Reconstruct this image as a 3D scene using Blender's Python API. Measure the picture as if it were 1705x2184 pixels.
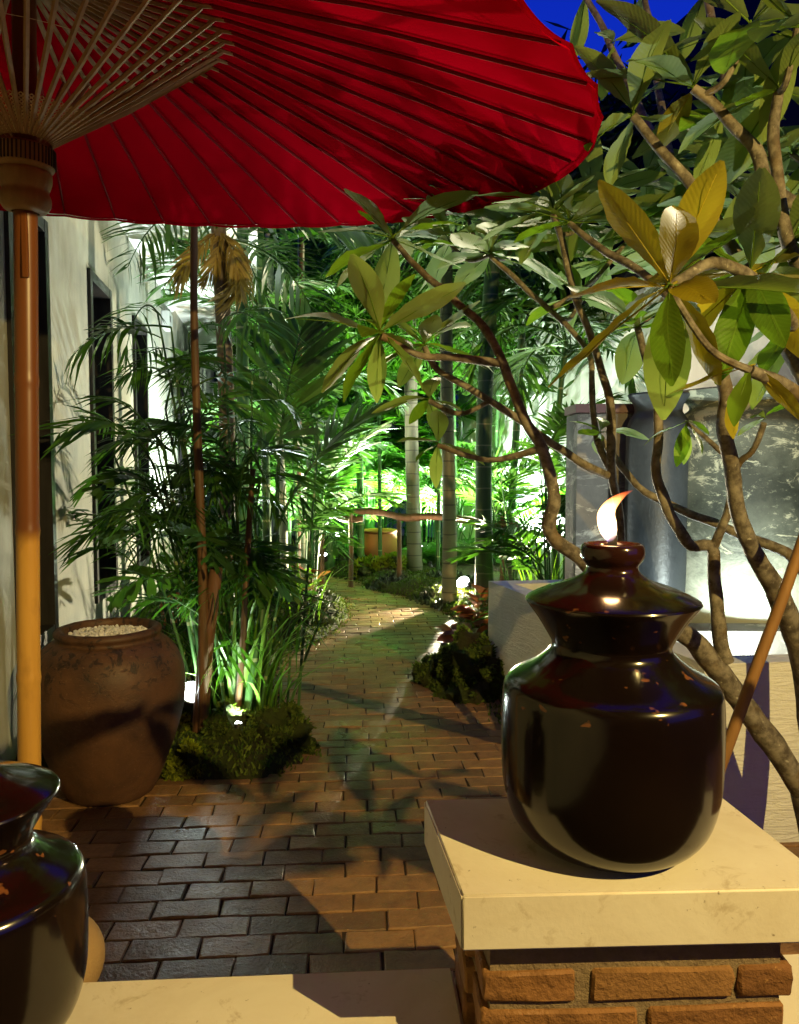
import bpy, bmesh, math, random
from math import sin, cos, pi, radians, sqrt, atan2
from mathutils import Vector, Matrix, Euler, noise
R = random.Random(7)
sc = bpy.context.scene
for o in list(bpy.data.objects): bpy.data.objects.remove(o)
COL = sc.collection

# ------------------------------------------------------------------ camera
PITCH = radians(3.45); F = 1643.0; EYE = 1.55
cam = bpy.data.cameras.new('camera'); camo = bpy.data.objects.new('camera', cam); COL.objects.link(camo)
camo.location = (0, 0, EYE); camo.rotation_euler = (pi/2 - PITCH, 0, 0)
cam.sensor_fit = 'VERTICAL'; cam.sensor_height = 24; cam.lens = 24*F/2184
cam.clip_start = 0.05; cam.clip_end = 600
sc.camera = camo

# ------------------------------------------------------------------ sky (dusk)
world = bpy.data.worlds.new('World'); sc.world = world; world.use_nodes = True
wn = world.node_tree; wn.nodes.clear()
wo = wn.nodes.new('ShaderNodeOutputWorld'); wb = wn.nodes.new('ShaderNodeBackground')
sky = wn.nodes.new('ShaderNodeTexSky'); sky.sky_type = 'NISHITA'; sky.sun_disc = False
sky.sun_elevation = radians(1.0); sky.sun_rotation = radians(200); sky.ozone_density = 6.0; sky.air_density = 1.0; sky.dust_density = 0.0
mixw = wn.nodes.new('ShaderNodeMix'); mixw.data_type = 'RGBA'; mixw.inputs[0].default_value = 0.9
grd = wn.nodes.new('ShaderNodeValToRGB'); gsep = wn.nodes.new('ShaderNodeSeparateXYZ'); gtc = wn.nodes.new('ShaderNodeTexCoord')
wn.links.new(gtc.outputs['Generated'], gsep.inputs[0]); wn.links.new(gsep.outputs[2], grd.inputs[0])
grd.color_ramp.elements[0].position = 0.0; grd.color_ramp.elements[0].color = (0.012, 0.075, 0.95, 1)
grd.color_ramp.elements[1].position = 0.8; grd.color_ramp.elements[1].color = (0.002, 0.014, 0.66, 1)
wn.links.new(grd.outputs[0], mixw.inputs[7])
sca = wn.nodes.new('ShaderNodeMix'); sca.data_type = 'RGBA'; sca.blend_type = 'MULTIPLY'; sca.inputs[0].default_value = 1
sca.inputs[7].default_value = (0.02, 0.05, 0.5, 1)
wn.links.new(sky.outputs[0], sca.inputs[6]); wn.links.new(sca.outputs[2], mixw.inputs[6])
wn.links.new(mixw.outputs[2], wb.inputs[0]); wb.inputs[1].default_value = 0.60
wn.links.new(wb.outputs[0], wo.inputs[0])
sc.view_settings.view_transform = 'Standard'; sc.view_settings.look = 'None'
sc.view_settings.exposure = 0.14; sc.view_settings.gamma = 1.0; sc.view_settings.use_curve_mapping = False

# ------------------------------------------------------------------ lamps
def lamp(kind, loc, power, col, rad=0.04, target=None, angle=60, blend=0.6):
    l = bpy.data.lights.new('lamp', kind); l.energy = power; l.color = col; l.shadow_soft_size = rad
    o = bpy.data.objects.new('lamp', l); COL.objects.link(o); o.location = loc
    if kind == 'SPOT':
        l.spot_size = radians(angle); l.spot_blend = blend
        o.rotation_euler = (Vector(target) - Vector(loc)).to_track_quat('-Z', 'Y').to_euler()
    return o
WARM = (1.0, 0.71, 0.225); COOL = (0.86, 1.0, 0.93); LEAFY = (0.80, 1.0, 0.78)
KEY = (1.35, 0.10, 2.25)
key = lamp('SPOT', KEY, 120, WARM, 0.007, (KEY[0]-0.76*0.71, KEY[1]+0.65*0.71, KEY[2]-0.66), 168, 0.45)
key.data.use_nodes = True; kt = key.data.node_tree; kf = kt.nodes.new('ShaderNodeLightFalloff'); kf.inputs['Strength'].default_value = 1.0
ke = next(n for n in kt.nodes if n.type == 'EMISSION'); kt.links.new(kf.outputs['Linear'], ke.inputs['Strength'])
                                 # warm terrace lamp, right of the photographer

# ------------------------------------------------------------------ render settings
try:
    sc.cycles.use_denoising = True; sc.cycles.denoiser = 'OPENIMAGEDENOISE'
    sc.cycles.max_bounces = 7; sc.cycles.diffuse_bounces = 4; sc.cycles.glossy_bounces = 4
    sc.cycles.transmission_bounces = 4; sc.cycles.transparent_max_bounces = 8
    sc.cycles.caustics_reflective = False; sc.cycles.caustics_refractive = False
    sc.cycles.sample_clamp_indirect = 4.0; sc.cycles.blur_glossy = 0.5
except Exception: pass

# ------------------------------------------------------------------ pixel -> world (photo viewed at 1705 x 2184)
def ray(vx, vy):
    dx = (vx-852.5)/F; dy = (1092-vy)/F
    return Vector((dx, cos(PITCH)+dy*sin(PITCH), -sin(PITCH)+dy*cos(PITCH)))
def P(vx, vy, Y):
    d = ray(vx, vy); return Vector((0,0,EYE)) + d*(Y/d.y)
def G(vx, vy, z=0.0):
    d = ray(vx, vy); return Vector((0,0,EYE)) + d*((z-EYE)/d.z)

# ------------------------------------------------------------------ materials
class NT:
    def __init__(s, name):
        s.m = bpy.data.materials.new(name); s.m.use_nodes = True; s.t = s.m.node_tree; s.t.nodes.clear()
        s.out = s.n('ShaderNodeOutputMaterial')
    def n(s, typ, **kw):
        x = s.t.nodes.new(typ)
        for k, v in kw.items(): setattr(x, k, v)
        return x
    def l(s, a, b): s.t.links.new(a, b)
    def coord(s, which='Object'): return s.n('ShaderNodeTexCoord').outputs[which]
    def pos(s): return s.n('ShaderNodeNewGeometry').outputs['Position']
    def noise(s, scale, vec=None, detail=4, rough=0.55, dist=0.0):
        x = s.n('ShaderNodeTexNoise'); x.inputs['Scale'].default_value = scale; x.inputs['Detail'].default_value = detail
        x.inputs['Roughness'].default_value = rough; x.inputs['Distortion'].default_value = dist
        if vec is not None: s.l(vec, x.inputs['Vector'])
        return x.outputs['Fac']
    def scale(s, vec, v):
        x = s.n('ShaderNodeMapping'); x.inputs['Scale'].default_value = v; s.l(vec, x.inputs['Vector']); return x.outputs[0]
    def ramp(s, fac, stops):
        x = s.n('ShaderNodeValToRGB'); s.l(fac, x.inputs[0]); e = x.color_ramp.elements
        while len(e) > 1: e.remove(e[-1])
        e[0].position = stops[0][0]; e[0].color = (*stops[0][1], 1)
        for p, c in stops[1:]:
            q = e.new(p); q.color = (*c, 1)
        return x.outputs[0]
    def f(s, v): return (v, v, v)
    def mix(s, fac, a, b, mode='MIX'):
        x = s.n('ShaderNodeMix', data_type='RGBA', blend_type=mode)
        for sock, v in ((x.inputs[0], fac), (x.inputs[6], a), (x.inputs[7], b)):
            if isinstance(v, (int, float)): sock.default_value = v
            elif isinstance(v, tuple): sock.default_value = (*v, 1)
            else: s.l(v, sock)
        return x.outputs[2]
    def math(s, op, a, b=0.0, c=0.0):
        x = s.n('ShaderNodeMath', operation=op)
        for i, v in enumerate((a, b, c)):
            if isinstance(v, (int, float)): x.inputs[i].default_value = v
            else: s.l(v, x.inputs[i])
        return x.outputs[0]
    def bump(s, h, strength=0.4, dist=0.01):
        x = s.n('ShaderNodeBump'); x.inputs['Strength'].default_value = strength; x.inputs['Distance'].default_value = dist
        s.l(h, x.inputs['Height']); return x.outputs[0]
    def pbr(s, col, rough=0.6, bump=None, spec=0.5, coat=0.0, coat_r=0.05, metal=0.0):
        b = s.n('ShaderNodeBsdfPrincipled')
        if isinstance(col, tuple): b.inputs['Base Color'].default_value = (*col, 1)
        else: s.l(col, b.inputs['Base Color'])
        if isinstance(rough, (int, float)): b.inputs['Roughness'].default_value = rough
        else: s.l(rough, b.inputs['Roughness'])
        b.inputs['Specular IOR Level'].default_value = spec; b.inputs['Coat Weight'].default_value = coat
        b.inputs['Coat Roughness'].default_value = coat_r; b.inputs['Metallic'].default_value = metal
        if bump is not None: s.l(bump, b.inputs['Normal'])
        return b.outputs[0]
    def surf(s, sh): s.l(sh, s.out.inputs['Surface']); return s.m
    def rnd(s): return s.n('ShaderNodeObjectInfo').outputs['Random']
    def isl(s): return s.n('ShaderNodeNewGeometry').outputs['Random Per Island']

def leaf_mat(name, c1, c2, back=None, trans=0.35, rough=0.35, veins=False, per_island=False, spec=0.5):
    t = NT(name)
    r = t.isl() if per_island else t.rnd()
    isl = t.isl()
    rr = t.math('FRACT', t.math('ADD', t.math('MULTIPLY', r, 3.7), t.math('MULTIPLY', isl, 1.9)))
    col = t.ramp(rr, [(0, c1), (0.85, c2), (1, tuple(min(1, v*1.15) for v in c2))])
    pn = t.noise(9, t.coord(), 3)
    col = t.mix(t.math('MULTIPLY', pn, 0.35), col, tuple(v*0.55 for v in c1))
    bmp = None
    if veins:
        sep = t.n('ShaderNodeSeparateXYZ'); t.l(t.coord(), sep.inputs[0])
        ax = t.math('ABSOLUTE', sep.outputs[0])
        ph = t.math('SUBTRACT', t.math('MULTIPLY', sep.outputs[1], 20.0), t.math('MULTIPLY', ax, 22.0))
        w = t.math('SINE', t.math('MULTIPLY', ph, 6.283))
        vein = t.math('POWER', t.math('ADD', t.math('MULTIPLY', w, 0.5), 0.5), 6.0)
        mid = t.math('LESS_THAN', ax, 0.006)
        v2 = t.math('MAXIMUM', t.math('MULTIPLY', vein, 0.35), mid)
        col = t.mix(t.math('MULTIPLY', v2, 0.16), col, tuple(min(1, v*1.7+0.01) for v in c2))
        # worn brown spots near the margin
        spot = t.ramp(t.noise(14, t.coord(), 2), [(0.68, t.f(0)), (0.74, t.f(1))])
        col = t.mix(t.math('MULTIPLY', t.math('MULTIPLY', spot, 0.6), rr), col, (0.10, 0.055, 0.02))
        bmp = t.bump(t.math('ADD', t.math('MULTIPLY', w, 0.5), t.math('MULTIPLY', pn, 2)), 0.10, 0.003)
    if back is not None:
        bf = t.n('ShaderNodeNewGeometry').outputs['Backfacing']
        col = t.mix(t.math('MULTIPLY', bf, 0.8), col, back)
    p = t.pbr(col, rough, bmp, spec=spec)
    tr = t.n('ShaderNodeBsdfTranslucent')
    t.l(t.mix(1.0, col, (1.35, 1.45, 0.6), 'MULTIPLY'), tr.inputs['Color'])
    mx = t.n('ShaderNodeMixShader'); mx.inputs[0].default_value = trans
    t.l(p, mx.inputs[1]); t.l(tr.outputs[0], mx.inputs[2])
    return t.surf(mx.outputs[0])

M = {}
M['frangi'] = leaf_mat('frangipani_leaf', (0.075, 0.155, 0.010), (0.150, 0.250, 0.022), back=(0.27, 0.37, 0.12), trans=0.44, rough=0.5, veins=True, spec=0.25)
M['frangi_y'] = leaf_mat('frangipani_leaf_lamplit', (0.30, 0.25, 0.012), (0.42, 0.34, 0.02), back=(0.36, 0.31, 0.03), trans=0.35, rough=0.45, veins=True, spec=0.3)  # yellow copy: warm lamp light put into the leaf colour
M['palm'] = leaf_mat('palm_leaf', (0.026, 0.085, 0.012), (0.058, 0.155, 0.020), trans=0.32, rough=0.42, spec=0.3)
M['palm_lit'] = leaf_mat('lit_palm_leaf', (0.045, 0.150, 0.014), (0.080, 0.225, 0.020), trans=0.38, rough=0.5, spec=0.2)  # brighter copy of the palm leaf, floodlight put into its green
M['palm_dark'] = leaf_mat('dark_palm_leaf', (0.024, 0.068, 0.012), (0.050, 0.115, 0.018), trans=0.26, rough=0.38, spec=0.35)  # darker copy of the palm leaf green
M['dry'] = leaf_mat('dry_frond', (0.16, 0.10, 0.02), (0.28, 0.19, 0.03), trans=0.25, rough=0.6)
M['grass'] = leaf_mat('grass_leaf', (0.075, 0.185, 0.018), (0.15, 0.29, 0.035), trans=0.42, rough=0.4)
M['fern'] = leaf_mat('fern_leaf', (0.04, 0.12, 0.02), (0.07, 0.17, 0.03), trans=0.3, rough=0.5)
M['moss'] = leaf_mat('moss', (0.040, 0.072, 0.012), (0.105, 0.140, 0.022), trans=0.2, rough=0.85, per_island=True, spec=0.15)
M['moss_y'] = leaf_mat('yellow_moss', (0.13, 0.16, 0.012), (0.24, 0.27, 0.02), trans=0.25, rough=0.85, per_island=True, spec=0.15)
M['cover'] = leaf_mat('dark_ground_cover', (0.018, 0.026, 0.014), (0.045, 0.055, 0.03), trans=0.1, rough=0.5, per_island=True)
M['brownleaf'] = leaf_mat('brown_leaf', (0.10, 0.026, 0.012), (0.17, 0.05, 0.02), trans=0.2, rough=0.5)
M['redleaf'] = leaf_mat('red_leaf', (0.22, 0.02, 0.02), (0.12, 0.16, 0.04), trans=0.3, rough=0.5)

def plaster(name, c, stain, bumpy=0.35, sc1=0.9, rough=0.8, streak=True, cracks=False):
    t = NT(name); co = t.coord()
    n1 = t.noise(sc1, co, 6, 0.65, 0.8)
    n2 = t.noise(7, t.scale(co, (1, 1, 0.18)) if streak else co, 5, 0.6)
    fac = t.ramp(t.math('ADD', t.math('MULTIPLY', n1, 0.65), t.math('MULTIPLY', n2, 0.35)), [(0.36, t.f(0)), (0.66, t.f(1))])
    col = t.mix(fac, stain, c)
    h = t.math('ADD', t.noise(38, co, 5, 0.65), t.math('MULTIPLY', t.noise(6, co, 3), 0.8))
    if cracks:
        h = t.math('ADD', h, t.math('MULTIPLY', t.noise(26, t.scale(co, (0.25, 0.25, 1.6)), 4, 0.6, 1.2), 2.2))
    return t.surf(t.pbr(col, rough, t.bump(h, bumpy, 0.012), spec=0.25))
M['wall'] = plaster('grey_plaster', (0.40, 0.40, 0.33), (0.25, 0.265, 0.235), 0.25, 0.9)
M['white'] = plaster('white_plaster', (0.72, 0.71, 0.68), (0.58, 0.58, 0.55), 0.25, 1.2)
M['soffit'] = plaster('white_soffit', (0.8, 0.8, 0.78), (0.74, 0.74, 0.72), 0.05, 1.2)
M['planter'] = plaster('rough_white_plaster', (0.78, 0.79, 0.77), (0.62, 0.64, 0.63), 0.5, 1.5, cracks=True)
M['cream'] = plaster('cream_render', (0.70, 0.64, 0.50), (0.55, 0.49, 0.36), 0.14, 2.2, rough=0.62, streak=False)

def cap_mat():
    t = NT('cream_stone_cap'); co = t.coord()
    n1 = t.noise(3.2, co, 6, 0.65, 1.0); n2 = t.noise(16, co, 5, 0.7, 0.6)
    col = t.mix(t.ramp(n1, [(0.35, t.f(0)), (0.7, t.f(1))]), (0.72, 0.68, 0.60), (0.62, 0.56, 0.46))
    spots = t.ramp(n2, [(0.58, t.f(0)), (0.70, t.f(1))])
    col = t.mix(t.math('MULTIPLY', spots, 0.5), col, (0.34, 0.26, 0.15))
    pits = t.ramp(t.noise(70, co, 3), [(0.70, t.f(0)), (0.74, t.f(1))])
    col = t.mix(t.math('MULTIPLY', pits, 0.7), col, (0.16, 0.12, 0.08))
    return t.surf(t.pbr(col, 0.6, t.bump(t.noise(80, co, 4), 0.12, 0.004), spec=0.3))
M['cap'] = cap_mat()

def weathered(name, base, flake, thr, sc1=3.0, stretch=(1, 1, 2.6), rough=0.35, low=None):
    t = NT(name); co = t.coord()
    n1 = t.noise(sc1, t.scale(co, stretch), 9, 0.72, 0.5); n2 = t.noise(0.9, co, 3)
    fac = t.ramp(t.math('ADD', n1, t.math('MULTIPLY', t.math('SUBTRACT', n2, 0.5), 0.5)), [(thr, t.f(0)), (thr+0.05, t.f(1))])
    b2 = t.mix(t.ramp(t.noise(2.2, co, 5, 0.6), [(0.35, t.f(0)), (0.65, t.f(1))]), base, tuple(v*2.0+0.01 for v in base))
    col = t.mix(fac, b2, flake)
    if low is not None:
        sep = t.n('ShaderNodeSeparateXYZ'); t.l(co, sep.inputs[0])
        g = t.ramp(t.math('ADD', sep.outputs[2], t.math('MULTIPLY', t.math('SUBTRACT', t.noise(5, co, 8, 0.7), 0.5), 0.9)), [(0.30, t.f(1)), (0.55, t.f(0))])
        col = t.mix(g, col, low)
    return t.surf(t.pbr(col, rough, t.bump(t.math('ADD', fac, t.noise(30, co, 4)), 0.35, 0.008), spec=0.4))
def mottle():
    t = NT('mottled_glaze'); co = t.coord(); c2 = t.scale(co, (1, 1, 2.0))
    big = t.noise(1.6, co, 6, 0.65); n1 = t.noise(5.5, c2, 12, 0.78, 0.6); n2 = t.noise(22, c2, 10, 0.8, 0.4)
    base = t.mix(t.ramp(big, [(0.38, t.f(0)), (0.62, t.f(1))]), (0.020, 0.025, 0.021), (0.105, 0.115, 0.090))
    f1 = t.ramp(t.math('ADD', n1, t.math('MULTIPLY', t.math('SUBTRACT', big, 0.5), 0.55)), [(0.535, t.f(0)), (0.575, t.f(1))])
    f2 = t.ramp(t.math('ADD', n2, t.math('MULTIPLY', t.math('SUBTRACT', n1, 0.5), 0.6)), [(0.57, t.f(0)), (0.63, t.f(1))])
    col = t.mix(t.math('MULTIPLY', f2, 0.65), base, (0.20, 0.21, 0.16)); col = t.mix(t.math('MULTIPLY', f1, 0.85), col, (0.36, 0.36, 0.26))
    sep = t.n('ShaderNodeSeparateXYZ'); t.l(co, sep.inputs[0])
    g = t.ramp(t.math('ADD', sep.outputs[2], t.math('MULTIPLY', t.math('SUBTRACT', n1, 0.5), 0.9)), [(0.22, t.f(1)), (0.55, t.f(0))])
    col = t.mix(t.math('MULTIPLY', g, 0.85), col, (0.40, 0.42, 0.34))
    dk = t.ramp(n2, [(0.60, t.f(0)), (0.66, t.f(1))]); col = t.mix(t.math('MULTIPLY', dk, 0.6), col, (0.03, 0.036, 0.03))
    return t.surf(t.pbr(col, 0.6, t.bump(t.math('ADD', f1, n2), 0.3, 0.008), spec=0.3))
M['mottle'] = mottle()
M['darkjar'] = weathered('dark_glaze', (0.013, 0.016, 0.019), (0.075, 0.08, 0.085), 0.58, 2.6, (1, 1, 0.3), rough=0.45)
M['pillar'] = weathered('brown_render', (0.070, 0.062, 0.052), (0.25, 0.23, 0.19), 0.53, 2.6, rough=0.8)
M['maroon'] = NT('maroon_trim'); M['maroon'] = M['maroon'].surf(M['maroon'].pbr((0.10, 0.045, 0.04), 0.6))

def wood(name, c1, c2, sc1=2.0, rough=0.55, z=0.08, spec=0.3):
    t = NT(name); co = t.coord()
    n1 = t.noise(sc1*14, t.scale(co, (1, 1, z)), 5, 0.6, 0.3); n2 = t.noise(3, co, 3)
    col = t.mix(t.ramp(t.math('ADD', t.math('MULTIPLY', n1, 0.7), t.math('MULTIPLY', n2, 0.3)), [(0.35, t.f(0)), (0.65, t.f(1))]), c1, c2)
    return t.surf(t.pbr(col, rough, t.bump(n1, 0.3, 0.003), spec=spec))
M['frame_wood'] = wood('carved_wood', (0.20, 0.115, 0.045), (0.32, 0.19, 0.08))
M['rib'] = wood('bamboo_strip', (0.24, 0.14, 0.07), (0.38, 0.24, 0.12))
M['black_wood'] = wood('black_stained_wood', (0.012, 0.011, 0.012), (0.03, 0.028, 0.028), rough=0.35)
M['stake'] = wood('weathered_stake', (0.17, 0.085, 0.03), (0.28, 0.15, 0.05))
M['post'] = wood('rough_post', (0.085, 0.040, 0.022), (0.17, 0.085, 0.045))
M['darkpole'] = wood('dark_bamboo', (0.05, 0.028, 0.014), (0.15, 0.08, 0.035))

def ringed(name, c1, c2, ring, step, width, grad=None, rough=0.45):
    t = NT(name); co = t.coord()
    sep = t.n('ShaderNodeSeparateXYZ'); t.l(co, sep.inputs[0]); z = sep.outputs[2]
    fr = t.math('FRACT', t.math('DIVIDE', t.math('ADD', z, t.math('MULTIPLY', t.noise(6, co, 2), 0.02)), step))
    rg = t.math('LESS_THAN', fr, width)
    n = t.noise(10, t.scale(co, (1, 1, 0.15)), 5, 0.6)
    col = t.mix(t.ramp(n, [(0.35, t.f(0)), (0.65, t.f(1))]), c1, c2)
    if grad is not None:
        g = t.ramp(t.math('ADD', t.math('MULTIPLY', z, grad[0]), t.math('MULTIPLY', t.noise(3, co, 4), 0.3)), [(0.45, t.f(0)), (0.6, t.f(1))])
        col = t.mix(g, grad[1], col)
    col = t.mix(t.math('MULTIPLY', rg, 0.8), col, ring)
    blot = t.ramp(t.noise(7, co, 6, 0.7), [(0.6, t.f(0)), (0.7, t.f(1))])
    col = t.mix(t.math('MULTIPLY', blot, 0.35), col, tuple(v*0.4 for v in c1))
    return t.surf(t.pbr(col, rough, t.bump(t.math('ADD', n, t.math('MULTIPLY', rg, 1.5)), 0.35, 0.006), spec=0.35))
M['bamboo_green'] = ringed('green_culm', (0.030, 0.085, 0.022), (0.055, 0.130, 0.035), (0.30, 0.34, 0.18), 0.34, 0.06)
M['palm_trunk'] = ringed('ringed_palm_trunk', (0.10, 0.085, 0.055), (0.19, 0.16, 0.105), (0.05, 0.04, 0.03), 0.16, 0.10, grad=(0.33, (0.16, 0.135, 0.095)))
M['palm_trunk_g'] = ringed('green_palm_trunk', (0.035, 0.07, 0.03), (0.065, 0.11, 0.045), (0.20, 0.20, 0.13), 0.22, 0.06, grad=(1.1, (0.13, 0.11, 0.08)))
M['pale_culm'] = ringed('pale_culm', (0.30, 0.32, 0.22), (0.45, 0.46, 0.34), (0.16, 0.17, 0.10), 0.2, 0.05)
M['brown_trunk'] = ringed('brown_trunk', (0.055, 0.04, 0.025), (0.12, 0.085, 0.05), (0.2, 0.17, 0.10), 0.30, 0.05)

def pole_mat():
    t = NT('bamboo_pole'); co = t.coord()
    sep = t.n('ShaderNodeSeparateXYZ'); t.l(co, sep.inputs[0]); z = sep.outputs[2]
    n = t.noise(16, t.scale(co, (1, 1, 0.05)), 5, 0.6); n3 = t.noise(2.5, co, 4)
    col = t.mix(t.ramp(n, [(0.35, t.f(0)), (0.65, t.f(1))]), (0.40, 0.20, 0.035), (0.52, 0.29, 0.06))
    g = t.ramp(t.math('MULTIPLY', t.math('ADD', z, t.math('MULTIPLY', n3, 0.06)), 0.5), [(0.685, t.f(0)), (0.705, t.f(1))])
    col = t.mix(g, col, (0.14, 0.046, 0.012))
    blot = t.ramp(t.noise(5, t.scale(co, (1, 1, 0.5)), 5, 0.65), [(0.55, t.f(0)), (0.72, t.f(1))])
    col = t.mix(t.math('MULTIPLY', blot, 0.5), col, (0.09, 0.035, 0.012))
    return t.surf(t.pbr(col, 0.38, t.bump(n, 0.15, 0.003), spec=0.45))
M['pole'] = pole_mat()

def bark_mat():
    t = NT('frangipani_bark'); co = t.pos()
    n1 = t.noise(26, co, 6, 0.65); n2 = t.noise(7, co, 4)
    col = t.mix(t.ramp(n1, [(0.4, t.f(0)), (0.62, t.f(1))]), (0.075, 0.062, 0.048), (0.23, 0.205, 0.165))
    col = t.mix(t.ramp(n2, [(0.54, t.f(0)), (0.68, t.f(0.7))]), col, (0.15, 0.095, 0.035))
    sp = t.ramp(t.noise(55, co, 3), [(0.66, t.f(0)), (0.72, t.f(0.8))])
    col = t.mix(sp, col, (0.38, 0.36, 0.30))
    return t.surf(t.pbr(col, 0.7, t.bump(n1, 0.6, 0.006), spec=0.25))
M['bark'] = bark_mat()

def glaze_mat():
    t = NT('dark_brown_glaze'); co = t.coord()
    sep = t.n('ShaderNodeSeparateXYZ'); t.l(co, sep.inputs[0]); z = sep.outputs[2]
    n = t.noise(9, co, 4)
    col = t.mix(n, (0.0035, 0.0022, 0.0018), (0.009, 0.0045, 0.0032))
    red = t.ramp(z, [(0.43, t.f(0)), (0.475, t.f(1))])
    col = t.mix(red, col, (0.022, 0.007, 0.005))  # redder top: flame light put into the glaze colour
    # kiln spots on the shoulder and disc
    sp = t.ramp(t.noise(30, t.scale(co, (1, 1, 1.8)), 2, 0.5), [(0.665, t.f(0)), (0.71, t.f(1))])
    zone = t.math('MULTIPLY', t.math('GREATER_THAN', z, 0.25), t.math('LESS_THAN', z, 0.42))
    col = t.mix(t.math('MULTIPLY', t.math('MULTIPLY', sp, zone), 0.75), col, (0.20, 0.075, 0.025))
    h = t.math('ADD', t.noise(5, t.scale(co, (1, 1, 1.6)), 2), t.math('MULTIPLY', t.noise(40, co, 2), 0.06))
    return t.surf(t.pbr(col, 0.16, t.bump(h, 0.10, 0.012), spec=0.5, coat=0.2, coat_r=0.05))
M['glaze'] = glaze_mat()

def pot_mat():
    t = NT('old_brown_stoneware'); co = t.coord()
    n1 = t.noise(4, co, 6, 0.65, 0.5); n2 = t.noise(60, t.scale(co, (1, 1, 2.5)), 3, 0.6)
    col = t.mix(t.ramp(n1, [(0.35, t.f(0)), (0.65, t.f(1))]), (0.046, 0.023, 0.015), (0.105, 0.050, 0.026))
    pit = t.ramp(t.noise(13, co, 7, 0.75, 1.0), [(0.52, t.f(0)), (0.57, t.f(1))])
    sep = t.n('ShaderNodeSeparateXYZ'); t.l(co, sep.inputs[0]); z = sep.outputs[2]
    zz = t.ramp(z, [(0.50, t.f(0)), (0.62, t.f(1)), ])
    col = t.mix(t.math('MULTIPLY', t.math('MULTIPLY', pit, zz), 0.9), col, (0.018, 0.011, 0.010))
    sp = t.ramp(n2, [(0.62, t.f(0)), (0.72, t.f(0.5))])
    col = t.mix(sp, col, (0.20, 0.105, 0.06))
    return t.surf(t.pbr(col, 0.55, t.bump(t.math('ADD', n2, t.math('MULTIPLY', pit, -1)), 0.3, 0.004), spec=0.35))
M['pot'] = pot_mat()

def terracotta():
    t = NT('terracotta'); co = t.coord()
    n1 = t.noise(5, co, 6, 0.6)
    col = t.mix(n1, (0.32, 0.095, 0.038), (0.50, 0.18, 0.075))
    return t.surf(t.pbr(col, 0.75, t.bump(t.noise(40, co, 4), 0.3, 0.004), spec=0.2))
M['terracotta'] = terracotta()
def sandstone():
    t = NT('sandstone'); co = t.coord()
    n1 = t.noise(7, co, 6, 0.6)
    col = t.mix(n1, (0.30, 0.19, 0.09), (0.46, 0.31, 0.15))
    return t.surf(t.pbr(col, 0.85, t.bump(t.noise(60, co, 5, 0.7), 0.5, 0.006), spec=0.2))
M['sandstone'] = sandstone()

def brick_mat(name, ca, cb, cc, gloss, wet):
    t = NT(name); co = t.pos()
    r = t.math('FRACT', t.math('ADD', t.math('MULTIPLY', t.rnd(), 5.3), t.math('MULTIPLY', t.isl(), 2.7)))
    col = t.ramp(r, [(0.0, ca), (0.45, cb), (0.8, cc), (1.0, ca)])
    n1 = t.noise(16, co, 6, 0.65); n2 = t.noise(90, co, 4, 0.6)
    col = t.mix(t.math('MULTIPLY', t.ramp(n1, [(0.4, t.f(0)), (0.7, t.f(1))]), 0.5), col, tuple(v*0.45 for v in ca))
    sp = t.ramp(n2, [(0.64, t.f(0)), (0.72, t.f(0.5))])
    col = t.mix(sp, col, tuple(min(1, v*1.7) for v in cc))
    rg = t.ramp(t.noise(1.3 if wet else 8, co, 5, 0.6), [(0.36, t.f(gloss*0.68)), (0.66, t.f(min(1, gloss+0.30)))])
    h = t.math('ADD', t.math('MULTIPLY', n2, 0.6), t.math('ADD', t.noise(28, co, 5, 0.7), t.noise(9, co, 3)))
    return t.surf(t.pbr(col, rg, t.bump(h, 0.55 if wet else 0.6, 0.011), spec=0.32 if wet else 0.25))
M['paver'] = brick_mat('worn_path_brick', (0.150, 0.082, 0.040), (0.250, 0.130, 0.055), (0.330, 0.185, 0.080), 0.38, True)
M['pierbrick'] = brick_mat('rough_orange_brick', (0.20, 0.092, 0.036), (0.28, 0.138, 0.052), (0.32, 0.178, 0.072), 0.75, False)
def mortar():
    t = NT('sandy_mortar'); co = t.pos()
    n = t.noise(50, co, 6, 0.7)
    return t.surf(t.pbr(t.mix(n, (0.16, 0.115, 0.07), (0.34, 0.26, 0.17)), 0.9, t.bump(n, 0.9, 0.012), spec=0.15))
M['mortar'] = mortar()
def soil():
    t = NT('dark_soil'); co = t.pos()
    n = t.noise(22, co, 7, 0.7); n2 = t.noise(1.6, co, 5, 0.6)
    c = t.mix(n, (0.018, 0.013, 0.009), (0.055, 0.038, 0.024))
    c = t.mix(t.ramp(n2, [(0.40, t.f(0)), (0.55, t.f(1))]), c, t.mix(n, (0.018, 0.032, 0.008), (0.07, 0.085, 0.018)))
    return t.surf(t.pbr(c, 0.9, t.bump(t.noise(45, co, 7, 0.75), 1.0, 0.03), spec=0.15))
M['soil'] = soil()
def joint():
    t = NT('path_joint_sand'); n = t.noise(40, t.pos(), 6, 0.7)
    return t.surf(t.pbr(t.mix(n, (0.020, 0.013, 0.009), (0.050, 0.034, 0.022)), 0.9, t.bump(n, 0.8, 0.01), spec=0.15))
M['joint'] = joint()

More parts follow.
